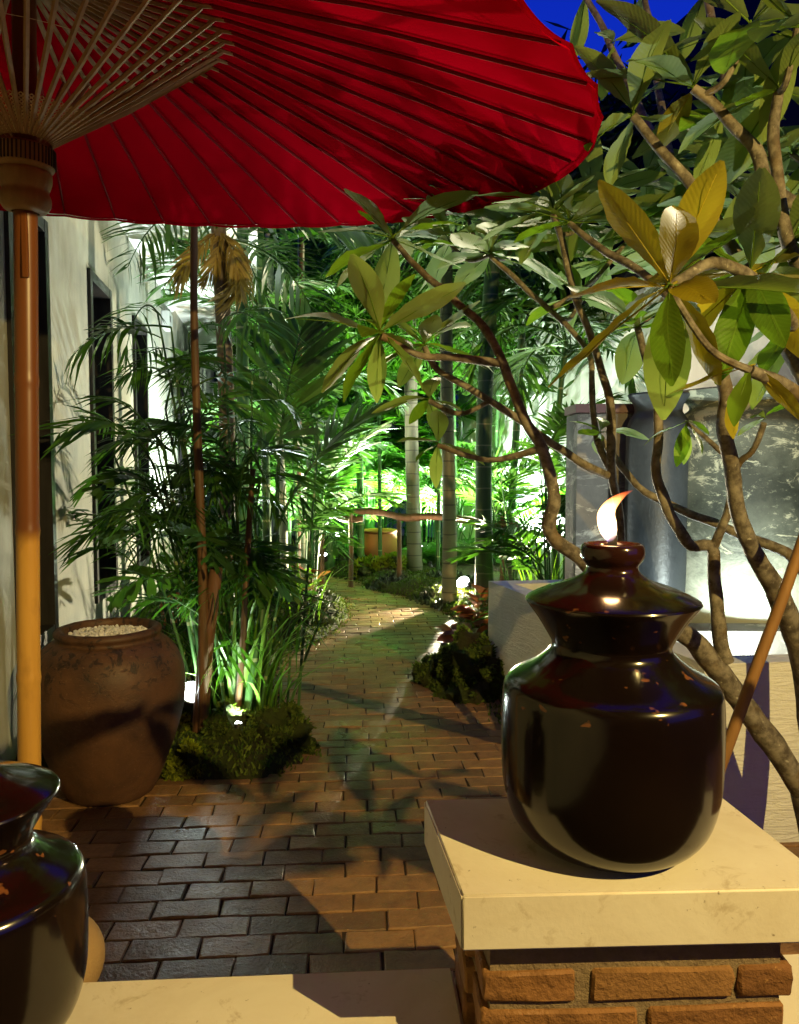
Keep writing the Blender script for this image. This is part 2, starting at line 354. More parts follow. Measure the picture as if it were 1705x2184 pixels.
def canopy_mat():
    t = NT('red_oiled_cloth'); co = t.coord()
    n = t.noise(2.5, co, 4); n2 = t.noise(160, co, 2)
    col = t.mix(n, (0.30, 0.0005, 0.007), (0.42, 0.0007, 0.011))
    p = t.pbr(col, 0.7, t.bump(t.math('ADD', t.math('MULTIPLY', n2, 0.2), t.noise(9, co, 3)), 0.12, 0.006), spec=0.0)
    tr = t.n('ShaderNodeBsdfTranslucent'); tr.inputs['Color'].default_value = (0.5, 0.001, 0.008, 1)
    mx = t.n('ShaderNodeMixShader'); mx.inputs[0].default_value = 0.12
    t.l(p, mx.inputs[1]); t.l(tr.outputs[0], mx.inputs[2]); return t.surf(mx.outputs[0])
M['canopy'] = canopy_mat()
def simple(name, c, rough=0.5, metal=0.0, spec=0.5):
    t = NT(name); n = t.noise(20, t.coord(), 3)
    return t.surf(t.pbr(t.mix(n, tuple(v*0.85 for v in c), c), rough, t.bump(t.noise(60, t.coord(), 2), 0.05, 0.002), spec=spec, metal=metal))
M['rib_red'] = simple('dark_red_lacquer', (0.20, 0.010, 0.014), 0.7, spec=0.04)
M['thread'] = simple('cotton_thread', (0.62, 0.46, 0.26), 0.8)
M['black'] = simple('black_metal', (0.015, 0.015, 0.016), 0.4)
M['grey_plastic'] = simple('white_plastic', (0.62, 0.64, 0.64), 0.35)
M['foam'] = simple('white_pebble', (0.74, 0.74, 0.78), 0.7)
M['wick'] = simple('charred_wick', (0.02, 0.016, 0.014), 0.9)
M['roof'] = simple('dark_roof_tile', (0.010, 0.009, 0.009), 0.9, spec=0.08)
M['dead'] = simple('dark_interior', (0.02, 0.016, 0.013), 0.9)
def glass():
    t = NT('dark_window_glass')
    return t.surf(t.pbr((0.012, 0.014, 0.016), 0.04, None, spec=0.9))
M['glass'] = glass()
def emit(name, c, s):
    t = NT(name); e = t.n('ShaderNodeEmission'); e.inputs[0].default_value = (*c, 1); e.inputs[1].default_value = s
    return t.surf(e.outputs[0])
M['led'] = emit('lit_lens', (0.93, 1.0, 0.98), 30.0)
def flame_mat():
    t = NT('flame'); sep = t.n('ShaderNodeSeparateXYZ'); t.l(t.coord('Generated'), sep.inputs[0]); z = sep.outputs[2]
    col = t.ramp(z, [(0.0, (0.25, 0.25, 1.0)), (0.10, (0.9, 0.55, 0.6)), (0.22, (1.0, 0.62, 0.30)), (0.65, (1.0, 0.50, 0.16)), (0.85, (1.0, 0.28, 0.07)), (1.0, (1.0, 0.10, 0.02))])
    st = t.ramp(z, [(0.0, t.f(0.03)), (0.12, t.f(0.30)), (0.28, t.f(1)), (0.6, t.f(0.9)), (0.8, t.f(0.42)), (0.92, t.f(0.22)), (1, t.f(0.12))])
    e = t.n('ShaderNodeEmission'); t.l(col, e.inputs[0]); t.l(t.math('MULTIPLY', st, 620.0), e.inputs[1])
    t.l(e.outputs[0], t.out.inputs['Volume']); return t.m
M['flame'] = flame_mat()

# ------------------------------------------------------------------ mesh builder
class MB:
    def __init__(s): s.v = []; s.f = []
    def quad(s, *p):
        i = len(s.v); s.v += [Vector(q) for q in p]; s.f.append(tuple(range(i, i+len(p))))
    def box(s, c, sz, rot=None, bev=0.0):
        x, y, z = (q/2 for q in sz); c = Vector(c); i = len(s.v)
        if bev:
            bm = bmesh.new(); bmesh.ops.create_cube(bm, size=1)
            for v in bm.verts: v.co = Vector((v.co.x*sz[0], v.co.y*sz[1], v.co.z*sz[2]))
            bmesh.ops.bevel(bm, geom=bm.edges[:], offset=bev, segments=2, affect='EDGES', profile=0.6)
            bm.verts.index_update()
            for v in bm.verts: s.v.append(((rot @ v.co) if rot else v.co) + c)
            for f in bm.faces: s.f.append(tuple(i+v.index for v in f.verts))
            bm.free(); return
        for dx, dy, dz in ((-x,-y,-z),(x,-y,-z),(x,y,-z),(-x,y,-z),(-x,-y,z),(x,-y,z),(x,y,z),(-x,y,z)):
            q = Vector((dx,dy,dz)); s.v.append(((rot @ q) if rot else q) + c)
        for a in ((0,3,2,1),(4,5,6,7),(0,1,5,4),(1,2,6,5),(2,3,7,6),(3,0,4,7)): s.f.append(tuple(i+k for k in a))
    def prism(s, pts, z0, z1):
        n = len(pts); i = len(s.v)
        for z in (z0, z1):
            for p in pts: s.v.append(Vector((p[0], p[1], z)))
        s.f.append(tuple(i+k for k in range(n-1, -1, -1))); s.f.append(tuple(i+n+k for k in range(n)))
        for k in range(n): s.f.append((i+k, i+(k+1)%n, i+n+(k+1)%n, i+n+k))
    def tube(s, pts, rad, n=8, caps=True):
        pts = [Vector(p) for p in pts]; m = len(pts); i0 = len(s.v)
        if not isinstance(rad, (list, tuple)): rad = [rad]*m
        t0 = (pts[1]-pts[0]).normalized(); up = Vector((0,0,1)) if abs(t0.z) < 0.9 else Vector((1,0,0))
        a = t0.cross(up).normalized()
        for k in range(m):
            t = (pts[min(k+1,m-1)]-pts[max(k-1,0)]).normalized()
            a = (a - t*a.dot(t)).normalized(); b = t.cross(a)
            for j in range(n):
                w = 2*pi*j/n; s.v.append(pts[k] + (a*cos(w)+b*sin(w))*rad[k])
        for k in range(m-1):
            for j in range(n):
                s.f.append((i0+k*n+j, i0+k*n+(j+1)%n, i0+(k+1)*n+(j+1)%n, i0+(k+1)*n+j))
        if caps:
            s.f.append(tuple(i0+j for j in range(n-1,-1,-1))); s.f.append(tuple(i0+(m-1)*n+j for j in range(n)))
    def lathe(s, prof, c, n=48, cap0=True, cap1=False, wob=0.0, seed=0):
        c = Vector(c); i0 = len(s.v); m = len(prof)
        for r, z in prof:
            for j in range(n):
                w = 2*pi*j/n; k = 1 + (wob*noise.noise(Vector((cos(w)*1.3, sin(w)*1.3, z*4+seed))) if wob else 0)
                s.v.append(c + Vector((r*k*cos(w), r*k*sin(w), z)))
        for k in range(m-1):
            for j in range(n):
                s.f.append((i0+k*n+j, i0+k*n+(j+1)%n, i0+(k+1)*n+(j+1)%n, i0+(k+1)*n+j))
        if cap0: s.f.append(tuple(i0+j for j in range(n-1,-1,-1)))
        if cap1: s.f.append(tuple(i0+(m-1)*n+j for j in range(n)))
    def mesh(s, name, mat, smooth=False, shift=None):
        me = bpy.data.meshes.new(name)
        vs = [v - shift for v in s.v] if shift is not None else s.v
        me.from_pydata(vs, [], s.f)
        if smooth: me.polygons.foreach_set('use_smooth', [True]*len(me.polygons))
        if mat: me.materials.append(mat)
        me.update(); return me
    def build(s, name, mat, parent=None, smooth=False, label=None, kind=None, origin=None):
        sh = parent_world(parent) if parent is not None else (Vector(origin) if origin is not None else None)
        o = bpy.data.objects.new(name, s.mesh(name, mat, smooth, sh)); COL.objects.link(o)
        if parent is not None: o.parent = parent
        elif origin is not None: o.location = origin
        if smooth:
            try: o.data.set_sharp_from_angle(angle=radians(42))
            except Exception: pass
        if label: o['label'] = label
        if kind: o['kind'] = kind
        return o
def parent_world(p):
    v = Vector((0,0,0))
    while p is not None: v += p.location; p = p.parent
    return v
def thing(name, loc, label, cat, group=None):
    o = bpy.data.objects.new(name, None); COL.objects.link(o); o.location = loc; o.empty_display_size = 0.1
    o['label'] = label; o['category'] = cat
    if group: o['group'] = group
    return o
def tag(o, label, cat, group=None):
    o['label'] = label; o['category'] = cat
    if group: o['group'] = group
    return o
def inst(me, name, mat4, parent):
    o = bpy.data.objects.new(name, me); COL.objects.link(o); o.parent = parent
    o.matrix_basis = Matrix.Translation(-parent_world(parent)) @ mat4
    return o
def spline(pts, sub=5):
    pts = [Vector(p) for p in pts]
    if len(pts) < 3: return [pts[0].lerp(pts[-1], k/sub) for k in range(sub+1)]
    out = []
    for i in range(len(pts)-1):
        p0 = pts[max(i-1,0)]; p1 = pts[i]; p2 = pts[i+1]; p3 = pts[min(i+2,len(pts)-1)]
        for k in range(sub):
            t = k/sub
            out.append(0.5*((2*p1)+(-p0+p2)*t+(2*p0-5*p1+4*p2-p3)*t*t+(-p0+3*p1-3*p2+p3)*t*t*t))
    out.append(pts[-1]); return out
def lerpw(ws, n):
    out = []
    for k in range(n):
        x = k/(n-1)*(len(ws)-1); i = min(int(x), len(ws)-2); out.append(ws[i]+(ws[i+1]-ws[i])*(x-i))
    return out
def smooth_prof(prof, sub=4):
    return [(max(p.x, 0.0005), p.y) for p in spline([Vector((r, z, 0)) for r, z in prof], sub)]

# ================================================================== GROUND
def poly_in(x, y, poly):
    c = False; j = len(poly)-1
    for i in range(len(poly)):
        xi, yi = poly[i]; xj, yj = poly[j]
        if (yi > y) != (yj > y) and x < (xj-xi)*(y-yi)/(yj-yi)+xi: c = not c
        j = i
    return c
def poly_dist(x, y, poly):
    best = 1e9; j = len(poly)-1
    for i in range(len(poly)):
        ax, ay = poly[j]; bx, by = poly[i]; j = i
        dx, dy = bx-ax, by-ay; L = dx*dx+dy*dy
        t = 0 if L == 0 else max(0, min(1, ((x-ax)*dx+(y-ay)*dy)/L))
        best = min(best, math.hypot(x-ax-dx*t, y-ay-dy*t))
    return best
g2 = lambda vx, vy: tuple(G(vx, vy)[:2])
PATH = [(-1.9, 3.65)] + [g2(*p) for p in ((345,1668),(560,1662),(655,1610),(600,1520),(568,1450),(600,1402),(690,1362),(742,1318),(738,1290),(715,1268))] + \
       [(-1.35, 10.2), (-1.2, 10.9), (-0.6, 10.4)] + [g2(*p) for p in ((790,1256),(860,1272),(940,1298),(1003,1340),(1025,1400),(1075,1540))] + [(1.2, 3.2), (3.6, 3.2), (3.6, -4), (-1.0, -4)]
mb = MB()
mb.quad((-60,-40,-0.06),(60,-40,-0.06),(60,90,-0.06),(-60,90,-0.06))
o = mb.build('ground', M['soil']); o['kind'] = 'structure'
# planted beds: a height field that dips under the path
mb = MB(); nx, ny = 120, 190; x0, x1, y0, y1 = -3.6, 4.2, 2.6, 15.5
for j in range(ny+1):
    for i in range(nx+1):
        x = x0+(x1-x0)*i/nx; y = y0+(y1-y0)*j/ny
        d = poly_dist(x, y, PATH); ins = poly_in(x, y, PATH)
        h = noise.fractal(Vector((x*2.3, y*2.3, 1)), 1.0, 2.0, 4)*0.05
        z = -0.055 if ins else min(0.13, 0.02+d*0.35)+h*min(1, d*5)
        mb.v.append(Vector((x, y, max(z, -0.055))))
for j in range(ny):
    for i in range(nx):
        a = j*(nx+1)+i; mb.f.append((a, a+1, a+nx+2, a+nx+1))
o = mb.build('garden_bed', M['soil'], smooth=True); o['kind'] = 'structure'

# brick path
path = bpy.data.objects.new('brick_path', None); COL.objects.link(path); path['kind'] = 'structure'
mb = MB(); mb.v = [Vector((p[0], p[1], -0.0065)) for p in PATH]; mb.f = [tuple(range(len(PATH)))]
bm = bmesh.new(); vs = [bm.verts.new(v) for v in mb.v]; fc = bm.faces.new(vs); bmesh.ops.triangulate(bm, faces=[fc])
me = bpy.data.meshes.new('joint_bed'); bm.to_mesh(me); bm.free(); me.materials.append(M['joint'])
o = bpy.data.objects.new('joint_bed', me); COL.objects.link(o); o.parent = path
def brick_geo(L, W, H, rr, ch=0.0035, jit=0.0035):
    b = MB(); nxs = 5; nys = 3
    def q(x, y, z): return Vector((x+rr.uniform(-jit,jit), y+rr.uniform(-jit,jit), z+rr.uniform(-0.0018,0.0018)))
    base = [(-L/2,-W/2),(L/2,-W/2),(L/2,W/2),(-L/2,W/2)]
    ring = [(-L/2,-W/2),(-L/6,-W/2),(L/6,-W/2),(L/2,-W/2),(L/2,W/2),(L/6,W/2),(-L/6,W/2),(-L/2,W/2)]
    n = 8
    for x, y in ring: b.v.append(Vector((x, y, -H)))
    mid = [q(x, y, -ch*1.2) for x, y in ring]; b.v += mid
    for k, (x, y) in enumerate(ring):
        sx = 1 if x > 0 else -1; sy = 1 if y > 0 else -1
        cx = ch*1.3 if abs(abs(x)-L/2) < 1e-6 else 0
        b.v.append(Vector((mid[k].x-sx*cx, mid[k].y-sy*ch, rr.uniform(-0.0015,0.0015))))
    for lv in (0, 1):
        for k in range(n): b.f.append((lv*n+k, lv*n+(k+1)%n, (lv+1)*n+(k+1)%n, (lv+1)*n+k))
    t = 2*n
    b.f += [(t, t+1, t+6, t+7), (t+1, t+2, t+5, t+6), (t+2, t+3, t+4, t+5)]
    return b
BL, BW, JT = 0.226, 0.1065, 0.0055
ROT = radians(4.0); e1 = Vector((cos(ROT), sin(ROT), 0)); e2 = Vector((-sin(ROT), cos(ROT), 0))
variants = [brick_geo(BL, BW, 0.045, random.Random(50+k)) for k in range(10)]
vmesh = [b.mesh('brick', M['paver'], False) for b in variants]
spots = []
for row in range(-6, 105):
    off = (row % 2)*0.5 + R.uniform(-0.1, 0.1)
    for c in range(-16, 18):
        p = e1*((c+off)*(BL+JT)) + e2*(1.2+row*(BW+JT))
        p.x += R.uniform(-.002,.002)
        if p.y < 1.3 or p.y > 11.2: continue
        ins = poly_in(p.x, p.y, PATH); d = poly_dist(p.x, p.y, PATH)
        if ins or d < 0.07 or (p.y < 4 and -1.95 < p.x < 1.3 and ins): spots.append(p)
def on_view(p):
    dep = p.y*cos(PITCH)+(EYE)*sin(PITCH); vx = 852+F*p.x/dep; ang = math.atan2(EYE, p.y)-PITCH; vy = 1092+F*math.tan(ang)
    if not (-60 < vx < 1760 and vy < 2110): return False
    if vx > 930 and vy > 1720: return False                 # behind the pier and its cap
    if vx > 1090 and vy > 1400: return False                # behind the jar
    if vx < 110 and vy > 1700: return False
    if vx < 380 and 1380 < vy < 1690: return False           # behind the big pot
    return True
spots.sort(key=lambda p: (0 if on_view(p) else 1, p.y))
rest = MB()
for k, p in enumerate(spots):
    z = R.uniform(-0.002, 0.003); mt = Matrix.Translation((p.x, p.y, z)) @ Euler((R.uniform(-.012,.012), R.uniform(-.008,.008), ROT+R.uniform(-.012,.012))).to_matrix().to_4x4()
    vi = R.randrange(10)
    if R.random() < 0.5: mt = mt @ Matrix.Rotation(pi, 4, 'Z')
    if k < 298: inst(vmesh[vi], 'brick', mt, path)
    else:
        i0 = len(rest.v); rest.v += [mt @ v for v in variants[vi].v]; rest.f += [tuple(i0+q for q in f) for f in variants[vi].f]
o = rest.build('far_bricks', M['paver'], path, False); o['kind'] = 'stuff'

# ================================================================== LEFT HOUSE
WD = Vector((-0.162, 1, 0)).normalized(); WN = Vector((WD.y, -WD.x, 0)); W0 = Vector((-1.3, 0, 0))
def wp(Y, z, off=0.0): return W0 + Vector((-0.162*Y, Y, 0)) + WN*off + Vector((0,0,z))
house = thing('garden_house', wp(5, 0), 'grey plastered house wall with tall black windows along the left of the path', 'house')
WZ0, WZ1, WH = 0.57, 2.92, 3.6
wins = [(3.82, 4.47), (5.5, 6.2), (7.2, 7.9), (10.4, 11.1)]
mb = MB()
ys = [-4.0]
for a, b in wins: ys += [a, b]
ys.append(17.0)
def wquad(a, b, z0, z1, off=0.0): mb.quad(wp(a,z0,off), wp(b,z0,off), wp(b,z1,off), wp(a,z1,off))
def wbox(m, a, b, z0, z1, o0, o1):
    c = [wp(a,z0,o0), wp(b,z0,o0), wp(b,z0,o1), wp(a,z0,o1), wp(a,z1,o0), wp(b,z1,o0), wp(b,z1,o1), wp(a,z1,o1)]
    i = len(m.v); m.v += c
    for q in ((0,1,2,3),(7,6,5,4),(0,4,5,1),(1,5,6,2),(2,6,7,3),(3,7,4,0)): m.f.append(tuple(i+k for k in q))
for k in range(0, len(ys), 2): wbox(mb, ys[k], ys[k+1], -0.3, WH, -0.25, 0)
for a, b in wins: wbox(mb, a, b, -0.3, WZ0, -0.25, -0.001); wbox(mb, a, b, WZ1, WH, -0.25, -0.001)
mb.build('wall', M['wall'], house)
for wi, (a, b) in enumerate(wins):
    mb = MB(); t = 0.055
    for (p, q, z0, z1) in ((a-0.012, a+t, WZ0-.012, WZ1+.012), (b-t, b+0.012, WZ0-.012, WZ1+.012)): wbox(mb, p, q, z0, z1, -0.16, 0.022)
    wbox(mb, a+t, b-t, WZ0-.012, WZ0+0.06, -0.16, 0.020); wbox(mb, a+t, b-t, WZ1-0.06, WZ1+.012, -0.16, 0.020)
    fr = mb.build('window_frame', M['black_wood'], house)
    mb = MB(); wbox(mb, a+t, b-t, WZ0+.06, WZ1-.06, -0.145, -0.135); mb.build('pane', M['glass'], fr)
    mb = MB()
    for zz in (1.25, 1.85): wbox(mb, a+t, b-t, zz-.018, zz+.018, -0.134, -0.115)
    mb.build('glazing_bar', M['black_wood'], fr)
mb = MB(); wbox(mb, -4, 17, WH, WH+0.16, -0.4, 1.15); mb.build('eave', M['soffit'], house)
mb = MB(); mb.quad(wp(-4,WH+.165,1.2), wp(17,WH+.165,1.2), wp(17,WH+1.9,-2.6), wp(-4,WH+1.9,-2.6)); mb.build('roof', M['roof'], house)
mb = MB(); wbox(mb, -4, 17, -0.3, WH, -3.2, -3.0); mb.build('inner_wall', M['dead'], house)
mb = MB(); mb.box((0.6, -3.2, 1.8), (7.0, 0.25, 3.8)); mb.build('sky_block_wall', M['post'], house)  # unseen wall added behind the camera to block the sky
mb = MB(); mb.box((0.6, -1.65, 3.75), (7.0, 3.4, 0.14)); mb.build('sky_block_roof', M['post'], house)  # unseen roof added above the camera to keep sky off the jar

# emergency light on the wall
el = thing('emergency_light', wp(9.2, 3.2), 'white twin-lamp emergency light fixed high on the left wall', 'emergency light')
mb = MB(); rotW = Matrix.Rotation(atan2(WD.y, WD.x), 3, 'Z'); mb.box(wp(9.2, 3.25, 0.05), (0.30, 0.09, 0.20), rotW, 0.012); mb.build('battery_case', M['grey_plastic'], el)
for dy in (-0.09, 0.09):
    mb = MB(); c = wp(9.2+dy, 3.43, 0.08); d = (WN + Vector((0.2,-.6,-.2))).normalized()
    mb.tube([wp(9.2+dy,3.34,0.05), wp(9.2+dy,3.40,0.06)], 0.012, 8); mb.tube([c-d*0.045, c-d*.02, c+d*.02, c+d*.03], [0.02,0.045,0.055,0.05], 14)
    lh = mb.build('lamp_head', M['grey_plastic'], el, True)
mb = MB()
for k in range(4): mb.box(wp(9.13, 3.29-k*0.018, 0.097), (0.09, 0.004, 0.007), rotW)
mb.build('vent_slot', M['black'], el)

# ================================================================== RIGHT HOUSE, back wall
rh = thing('neighbour_house', (2.4, 8, 0), 'white walled house with dark roof behind the trees on the right', 'house')
RA, RB = Vector((1.0, 13.2, 0)), Vector((3.1, 5.75, 0)); rd = (RB-RA).normalized(); rn = Vector((rd.y, -rd.x, 0)) * -1
if rn.x < 0: rn = -rn
mb = MB(); pts = [RA, RB, RB+rn*0.3, RA+rn*0.3]; mb.prism([tuple(p[:2]) for p in pts], -0.2, 3.35); mb.build('wall', M['white'], rh)
mb = MB(); q = [RA-rn*0.5+rd*-0.5, RB-rn*0.5+rd*1.5, RB+rn*3.5+rd*1.5, RA+rn*3.5-rd*.5]
z = [3.36, 3.36, 8.9, 8.9]; mb.quad(*[Vector((p.x,p.y,zz)) for p, zz in zip(q, z)])
mb.quad(*[Vector((p.x,p.y,zz-0.14)) for p, zz in zip(q, z)]); mb.quad(Vector((q[0].x,q[0].y,3.22)),Vector((q[1].x,q[1].y,3.22)),Vector((q[1].x,q[1].y,3.36)),Vector((q[0].x,q[0].y,3.36)))
mb.quad(Vector((q[1].x,q[1].y,3.22)),Vector((q[2].x,q[2].y,8.76)),Vector((q[2].x,q[2].y,8.9)),Vector((q[1].x,q[1].y,3.36)))
mb.build('roof', M['roof'], rh)
mb = MB(); c = RB+rn*2.0+rd*0; mb.box((RB.x+2.2, RB.y+0.2, 1.6), (4.2, 0.25, 3.5)); mb.build('end_wall', M['white'], rh)
mb = MB(); mb.box(RA.lerp(RB, 0.32)-rn*0.05+Vector((0,0,2.6)), (0.16, 0.12, 0.22), None, 0.01); mb.build('junction_box', M['black'], rh)
o = MB(); o.box((-0.6, 16.4, 1.6), (8.5, 0.25, 3.4)); o = o.build('back_wall', M['white'], origin=(-0.6,16.4,0)); tag(o, 'pale plastered boundary wall closing the garden behind the bamboo', 'wall')

# ================================================================== PIER, CAP, LOW WALL
ZT = 0.91
FL, BLc, BR = G(985,1910,ZT), G(905,1705,ZT), G(1530,1690,ZT); FR = G(1790,1893,ZT)
FRC = FR; cen = (FL+BLc+BR+FR)/4
pier = thing('brick_pier', (cen.x, cen.y, 0), 'brick pier with thick cream slab cap under the burning jar', 'pier')
def bevel_prism(pts, z0, z1, bev, name, mat, parent, seg=3):
    bm = bmesh.new(); n = len(pts)
    lo = [bm.verts.new((p[0],p[1],z0)) for p in pts]; hi = [bm.verts.new((p[0],p[1],z1)) for p in pts]
    bm.faces.new(lo[::-1]); bm.faces.new(hi)
    for k in range(n): bm.faces.new((lo[k],lo[(k+1)%n],hi[(k+1)%n],hi[k]))
    bmesh.ops.recalc_face_normals(bm, faces=bm.faces[:])
    bmesh.ops.bevel(bm, geom=bm.edges[:], offset=bev, segments=seg, affect='EDGES')
    m = MB(); bm.verts.index_update(); m.v = [v.co.copy() for v in bm.verts]; m.f = [tuple(v.index for v in f.verts) for f in bm.faces]; bm.free()
    return m.build(name, mat, parent, True)
bevel_prism([FL, FR, BR, BLc], ZT-0.088, ZT, 0.004, 'capstone', M['cap'], pier)
# pier body
ux = (FR-FL).normalized(); uy = (BLc-FL).normalized()
pw = 0.475; pd = 0.275
p0 = FL + ux*0.045 + uy*0.03; p0.z = 0
core = [p0+ux*0.008+uy*0.007, p0+ux*(pw-0.008)+uy*0.007, p0+ux*(pw-0.012)+uy*(pd-.012), p0+ux*0.012+uy*(pd-.012)]
mb = MB(); mb.prism([tuple(p[:2]) for p in core], 0, ZT-0.089); mb.build('mortar_core', M['mortar'], pier)
bh, bj = 0.050, 0.014; rotP = atan2(ux.y, ux.x)
zc = ZT-0.089-0.006-0.026-bj
def pbrick(c, L, W, H, rz, seed):
    rr = random.Random(seed); bm = bmesh.new(); bmesh.ops.create_cube(bm, size=1)
    for v in bm.verts: v.co = Vector((v.co.x*(L+rr.uniform(-.004,.004)), v.co.y*W, v.co.z*(H+rr.uniform(-.003,.003))))
    bmesh.ops.subdivide_edges(bm, edges=bm.edges[:], cuts=2, use_grid_fill=True)
    for v in bm.verts: v.co += Vector([rr.uniform(-.0013,.0013) for _ in range(3)])
    bmesh.ops.bevel(bm, geom=[e for e in bm.edges if len(e.link_faces)==2 and e.calc_face_angle(0) > 0.9], offset=0.004, segments=1, affect='EDGES')
    m = MB(); bm.verts.index_update(); rm = Matrix.Rotation(rz, 3, 'Z'); m.v = [rm @ v.co + c for v in bm.verts]; m.f = [tuple(v.index for v in f.verts) for f in bm.faces]; bm.free()
    m.build('brick', M['pierbrick'], pier, True)
sd = 0; course = 0; zcur = ZT-0.089
while zcur > 0.05:
    H = 0.034 if course == 0 else bh
    zc = zcur - bj*0.4 - H/2
    if course == 0: segs = [(0.02, 0.44)]
    elif course % 2: segs = [(0.0, 0.145), (0.172, 0.392), (0.405, 0.49)]
    else: segs = [(-0.002, 0.245), (0.262, 0.478)]
    ins = 0.02 if course == 0 else 0.0
    for a, b in segs:
        sd += 1; pbrick(p0 + ux*((a+b)/2) + uy*(0.052+ins) + Vector((0,0,zc)), b-a, 0.104, H, rotP+R.uniform(-.006,.006), sd)
    for a, b in ((0.112, 0.27),):
        sd += 1; pbrick(p0 + ux*0.050 + uy*((a+b)/2) + Vector((0,0,zc)), 0.10-ins, b-a, H, rotP, sd)
        sd += 1; pbrick(p0 + ux*(pw-0.050) + uy*((a+b)/2) + Vector((0,0,zc)), 0.10-ins, b-a, H, rotP, sd)
    zcur -= H+bj; course += 1

ZL = 0.60
wl0, wl1 = G(130,2093,ZL), G(965,2060,ZL); dl = (wl1-wl0).normalized(); nl = Vector((dl.y,-dl.x,0))
LA = wl0 - dl*1.6; LB = p0 + uy*0.19 - ux*0.002; LB = wl0 + dl*((LB-wl0).dot(dl))
lw = thing('low_wall', (LA.x, LA.y, 0), 'low cream topped wall in the foreground left of the pier', 'wall', None)
bevel_prism([LA, LA+nl*0.30, LB+nl*0.30, LB], ZL-0.07, ZL, 0.006, 'coping', M['cap'], lw)
mb = MB(); mb.prism([tuple(q[:2]) for q in (LA-dl*-.01-nl*-.02, LA+nl*.28, LB+nl*.28, LB+nl*.02)], 0, ZL-0.071); mb.build('wall_body', M['cream'], lw)
RA2 = p0+ux*(pw+0.003); RA2 = wl0 + dl*((RA2-wl0).dot(dl)) ; RB2 = RA2 + dl*0.9
lw2 = thing('low_wall', (RA2.x, RA2.y, 0), 'short piece of low cream wall just right of the brick pier', 'wall', None)
bevel_prism([RA2, RA2+nl*0.30, RB2+nl*0.30, RB2], ZL-0.07, ZL, 0.006, 'coping', M['cap'], lw2)
mb = MB(); mb.prism([tuple(q[:2]) for q in (RA2+nl*.02, RA2+nl*.28, RB2+nl*.28, RB2+nl*.02)], 0, ZL-0.071); mb.build('wall_body', M['cream'], lw2)

# ================================================================== TORCH JARS
JP = [(0.09,0),(0.112,0.002),(0.140,0.017),(0.163,0.045),(0.176,0.085),(0.181,0.125),(0.1825,0.20),(0.1805,0.255),(0.176,0.273),(0.164,0.284),(0.13,0.303),(0.104,0.326),(0.0985,0.340),(0.1035,0.352),(0.122,0.383),(0.1415,0.410),(0.1425,0.4145),(0.138,0.419),(0.108,0.433),(0.068,0.447),(0.048,0.459),(0.0425,0.468),(0.0435,0.474),(0.0495,0.482),(0.0525,0.492),(0.0515,0.503),(0.0475,0.509),(0.0425,0.5085),(0.039,0.502),(0.037,0.48)]
def jar(loc, label, lit, sc1=1.0):
    t = thing('torch_jar', loc, label, 'jar', 'black glazed torch jars')
    mb = MB(); L = Vector(loc); mb.lathe([(r*sc1, z*sc1) for r, z in smooth_prof(JP, 3)], L, 96); mb.build('body', M['glaze'], t, True)
    mb = MB(); mb.lathe([(0.001,0.497*sc1),(0.036*sc1,0.497*sc1)], L, 32, False); mb.build('oil_well', M['wick'], t)
    if lit:
        mb = MB(); mb.tube([L+Vector((-.002,0,.497)), L+Vector((0,0,.512)), L+Vector((.002,0,.524))], [0.009,0.008,0.005], 8); mb.build('wick', M['wick'], t)
        base = L+Vector((-0.002,0,0.510)); px = 0.00079
        prof = [(0,0,5),(-2,-10,12),(-6,-24,18),(-10,-42,20.5),(-12,-60,19),(-5,-77,15),(7,-90,11),(20,-100,7),(30,-106,4),(44,-112,0.6)]
        mb = MB(); pts = spline([base+Vector((a*px*1.0,0.000,-b*px)) for a,b,_ in prof],4); ws = lerpw([c*px*0.98 for *_,c in prof], len(pts)); mb.tube(pts, ws, 16); mb.build('flame', M['flame'], t, True)
    return t
JLOC = (0.357, 1.285, ZT+0.0005)
jar(JLOC, 'black glazed jar with burning flame standing on the pier cap', True)
jar((-0.705, 1.215, ZL+0.0005), 'unlit black glazed jar on the low wall at lower left', False, 1.0)
lamp('POINT', (JLOC[0], JLOC[1], JLOC[2]+0.585), 0.9, (1.0, 0.55, 0.22), 0.02)

# round stone
mb = MB(); c = Vector((-0.985, 2.12, 0.135))
bm = bmesh.new(); bmesh.ops.create_icosphere(bm, subdivisions=4, radius=0.135)
for v in bm.verts: v.co *= 1+0.018*noise.noise(v.co*14)
bm.verts.index_update(); mb.v=[v.co+c for v in bm.verts]; mb.f=[tuple(v.index for v in f.verts) for f in bm.faces]; bm.free()
o = mb.build('stone_ball', M['sandstone'], smooth=True, origin=c); tag(o, 'round tan stone ball on the bricks behind the low wall', 'stone ball')

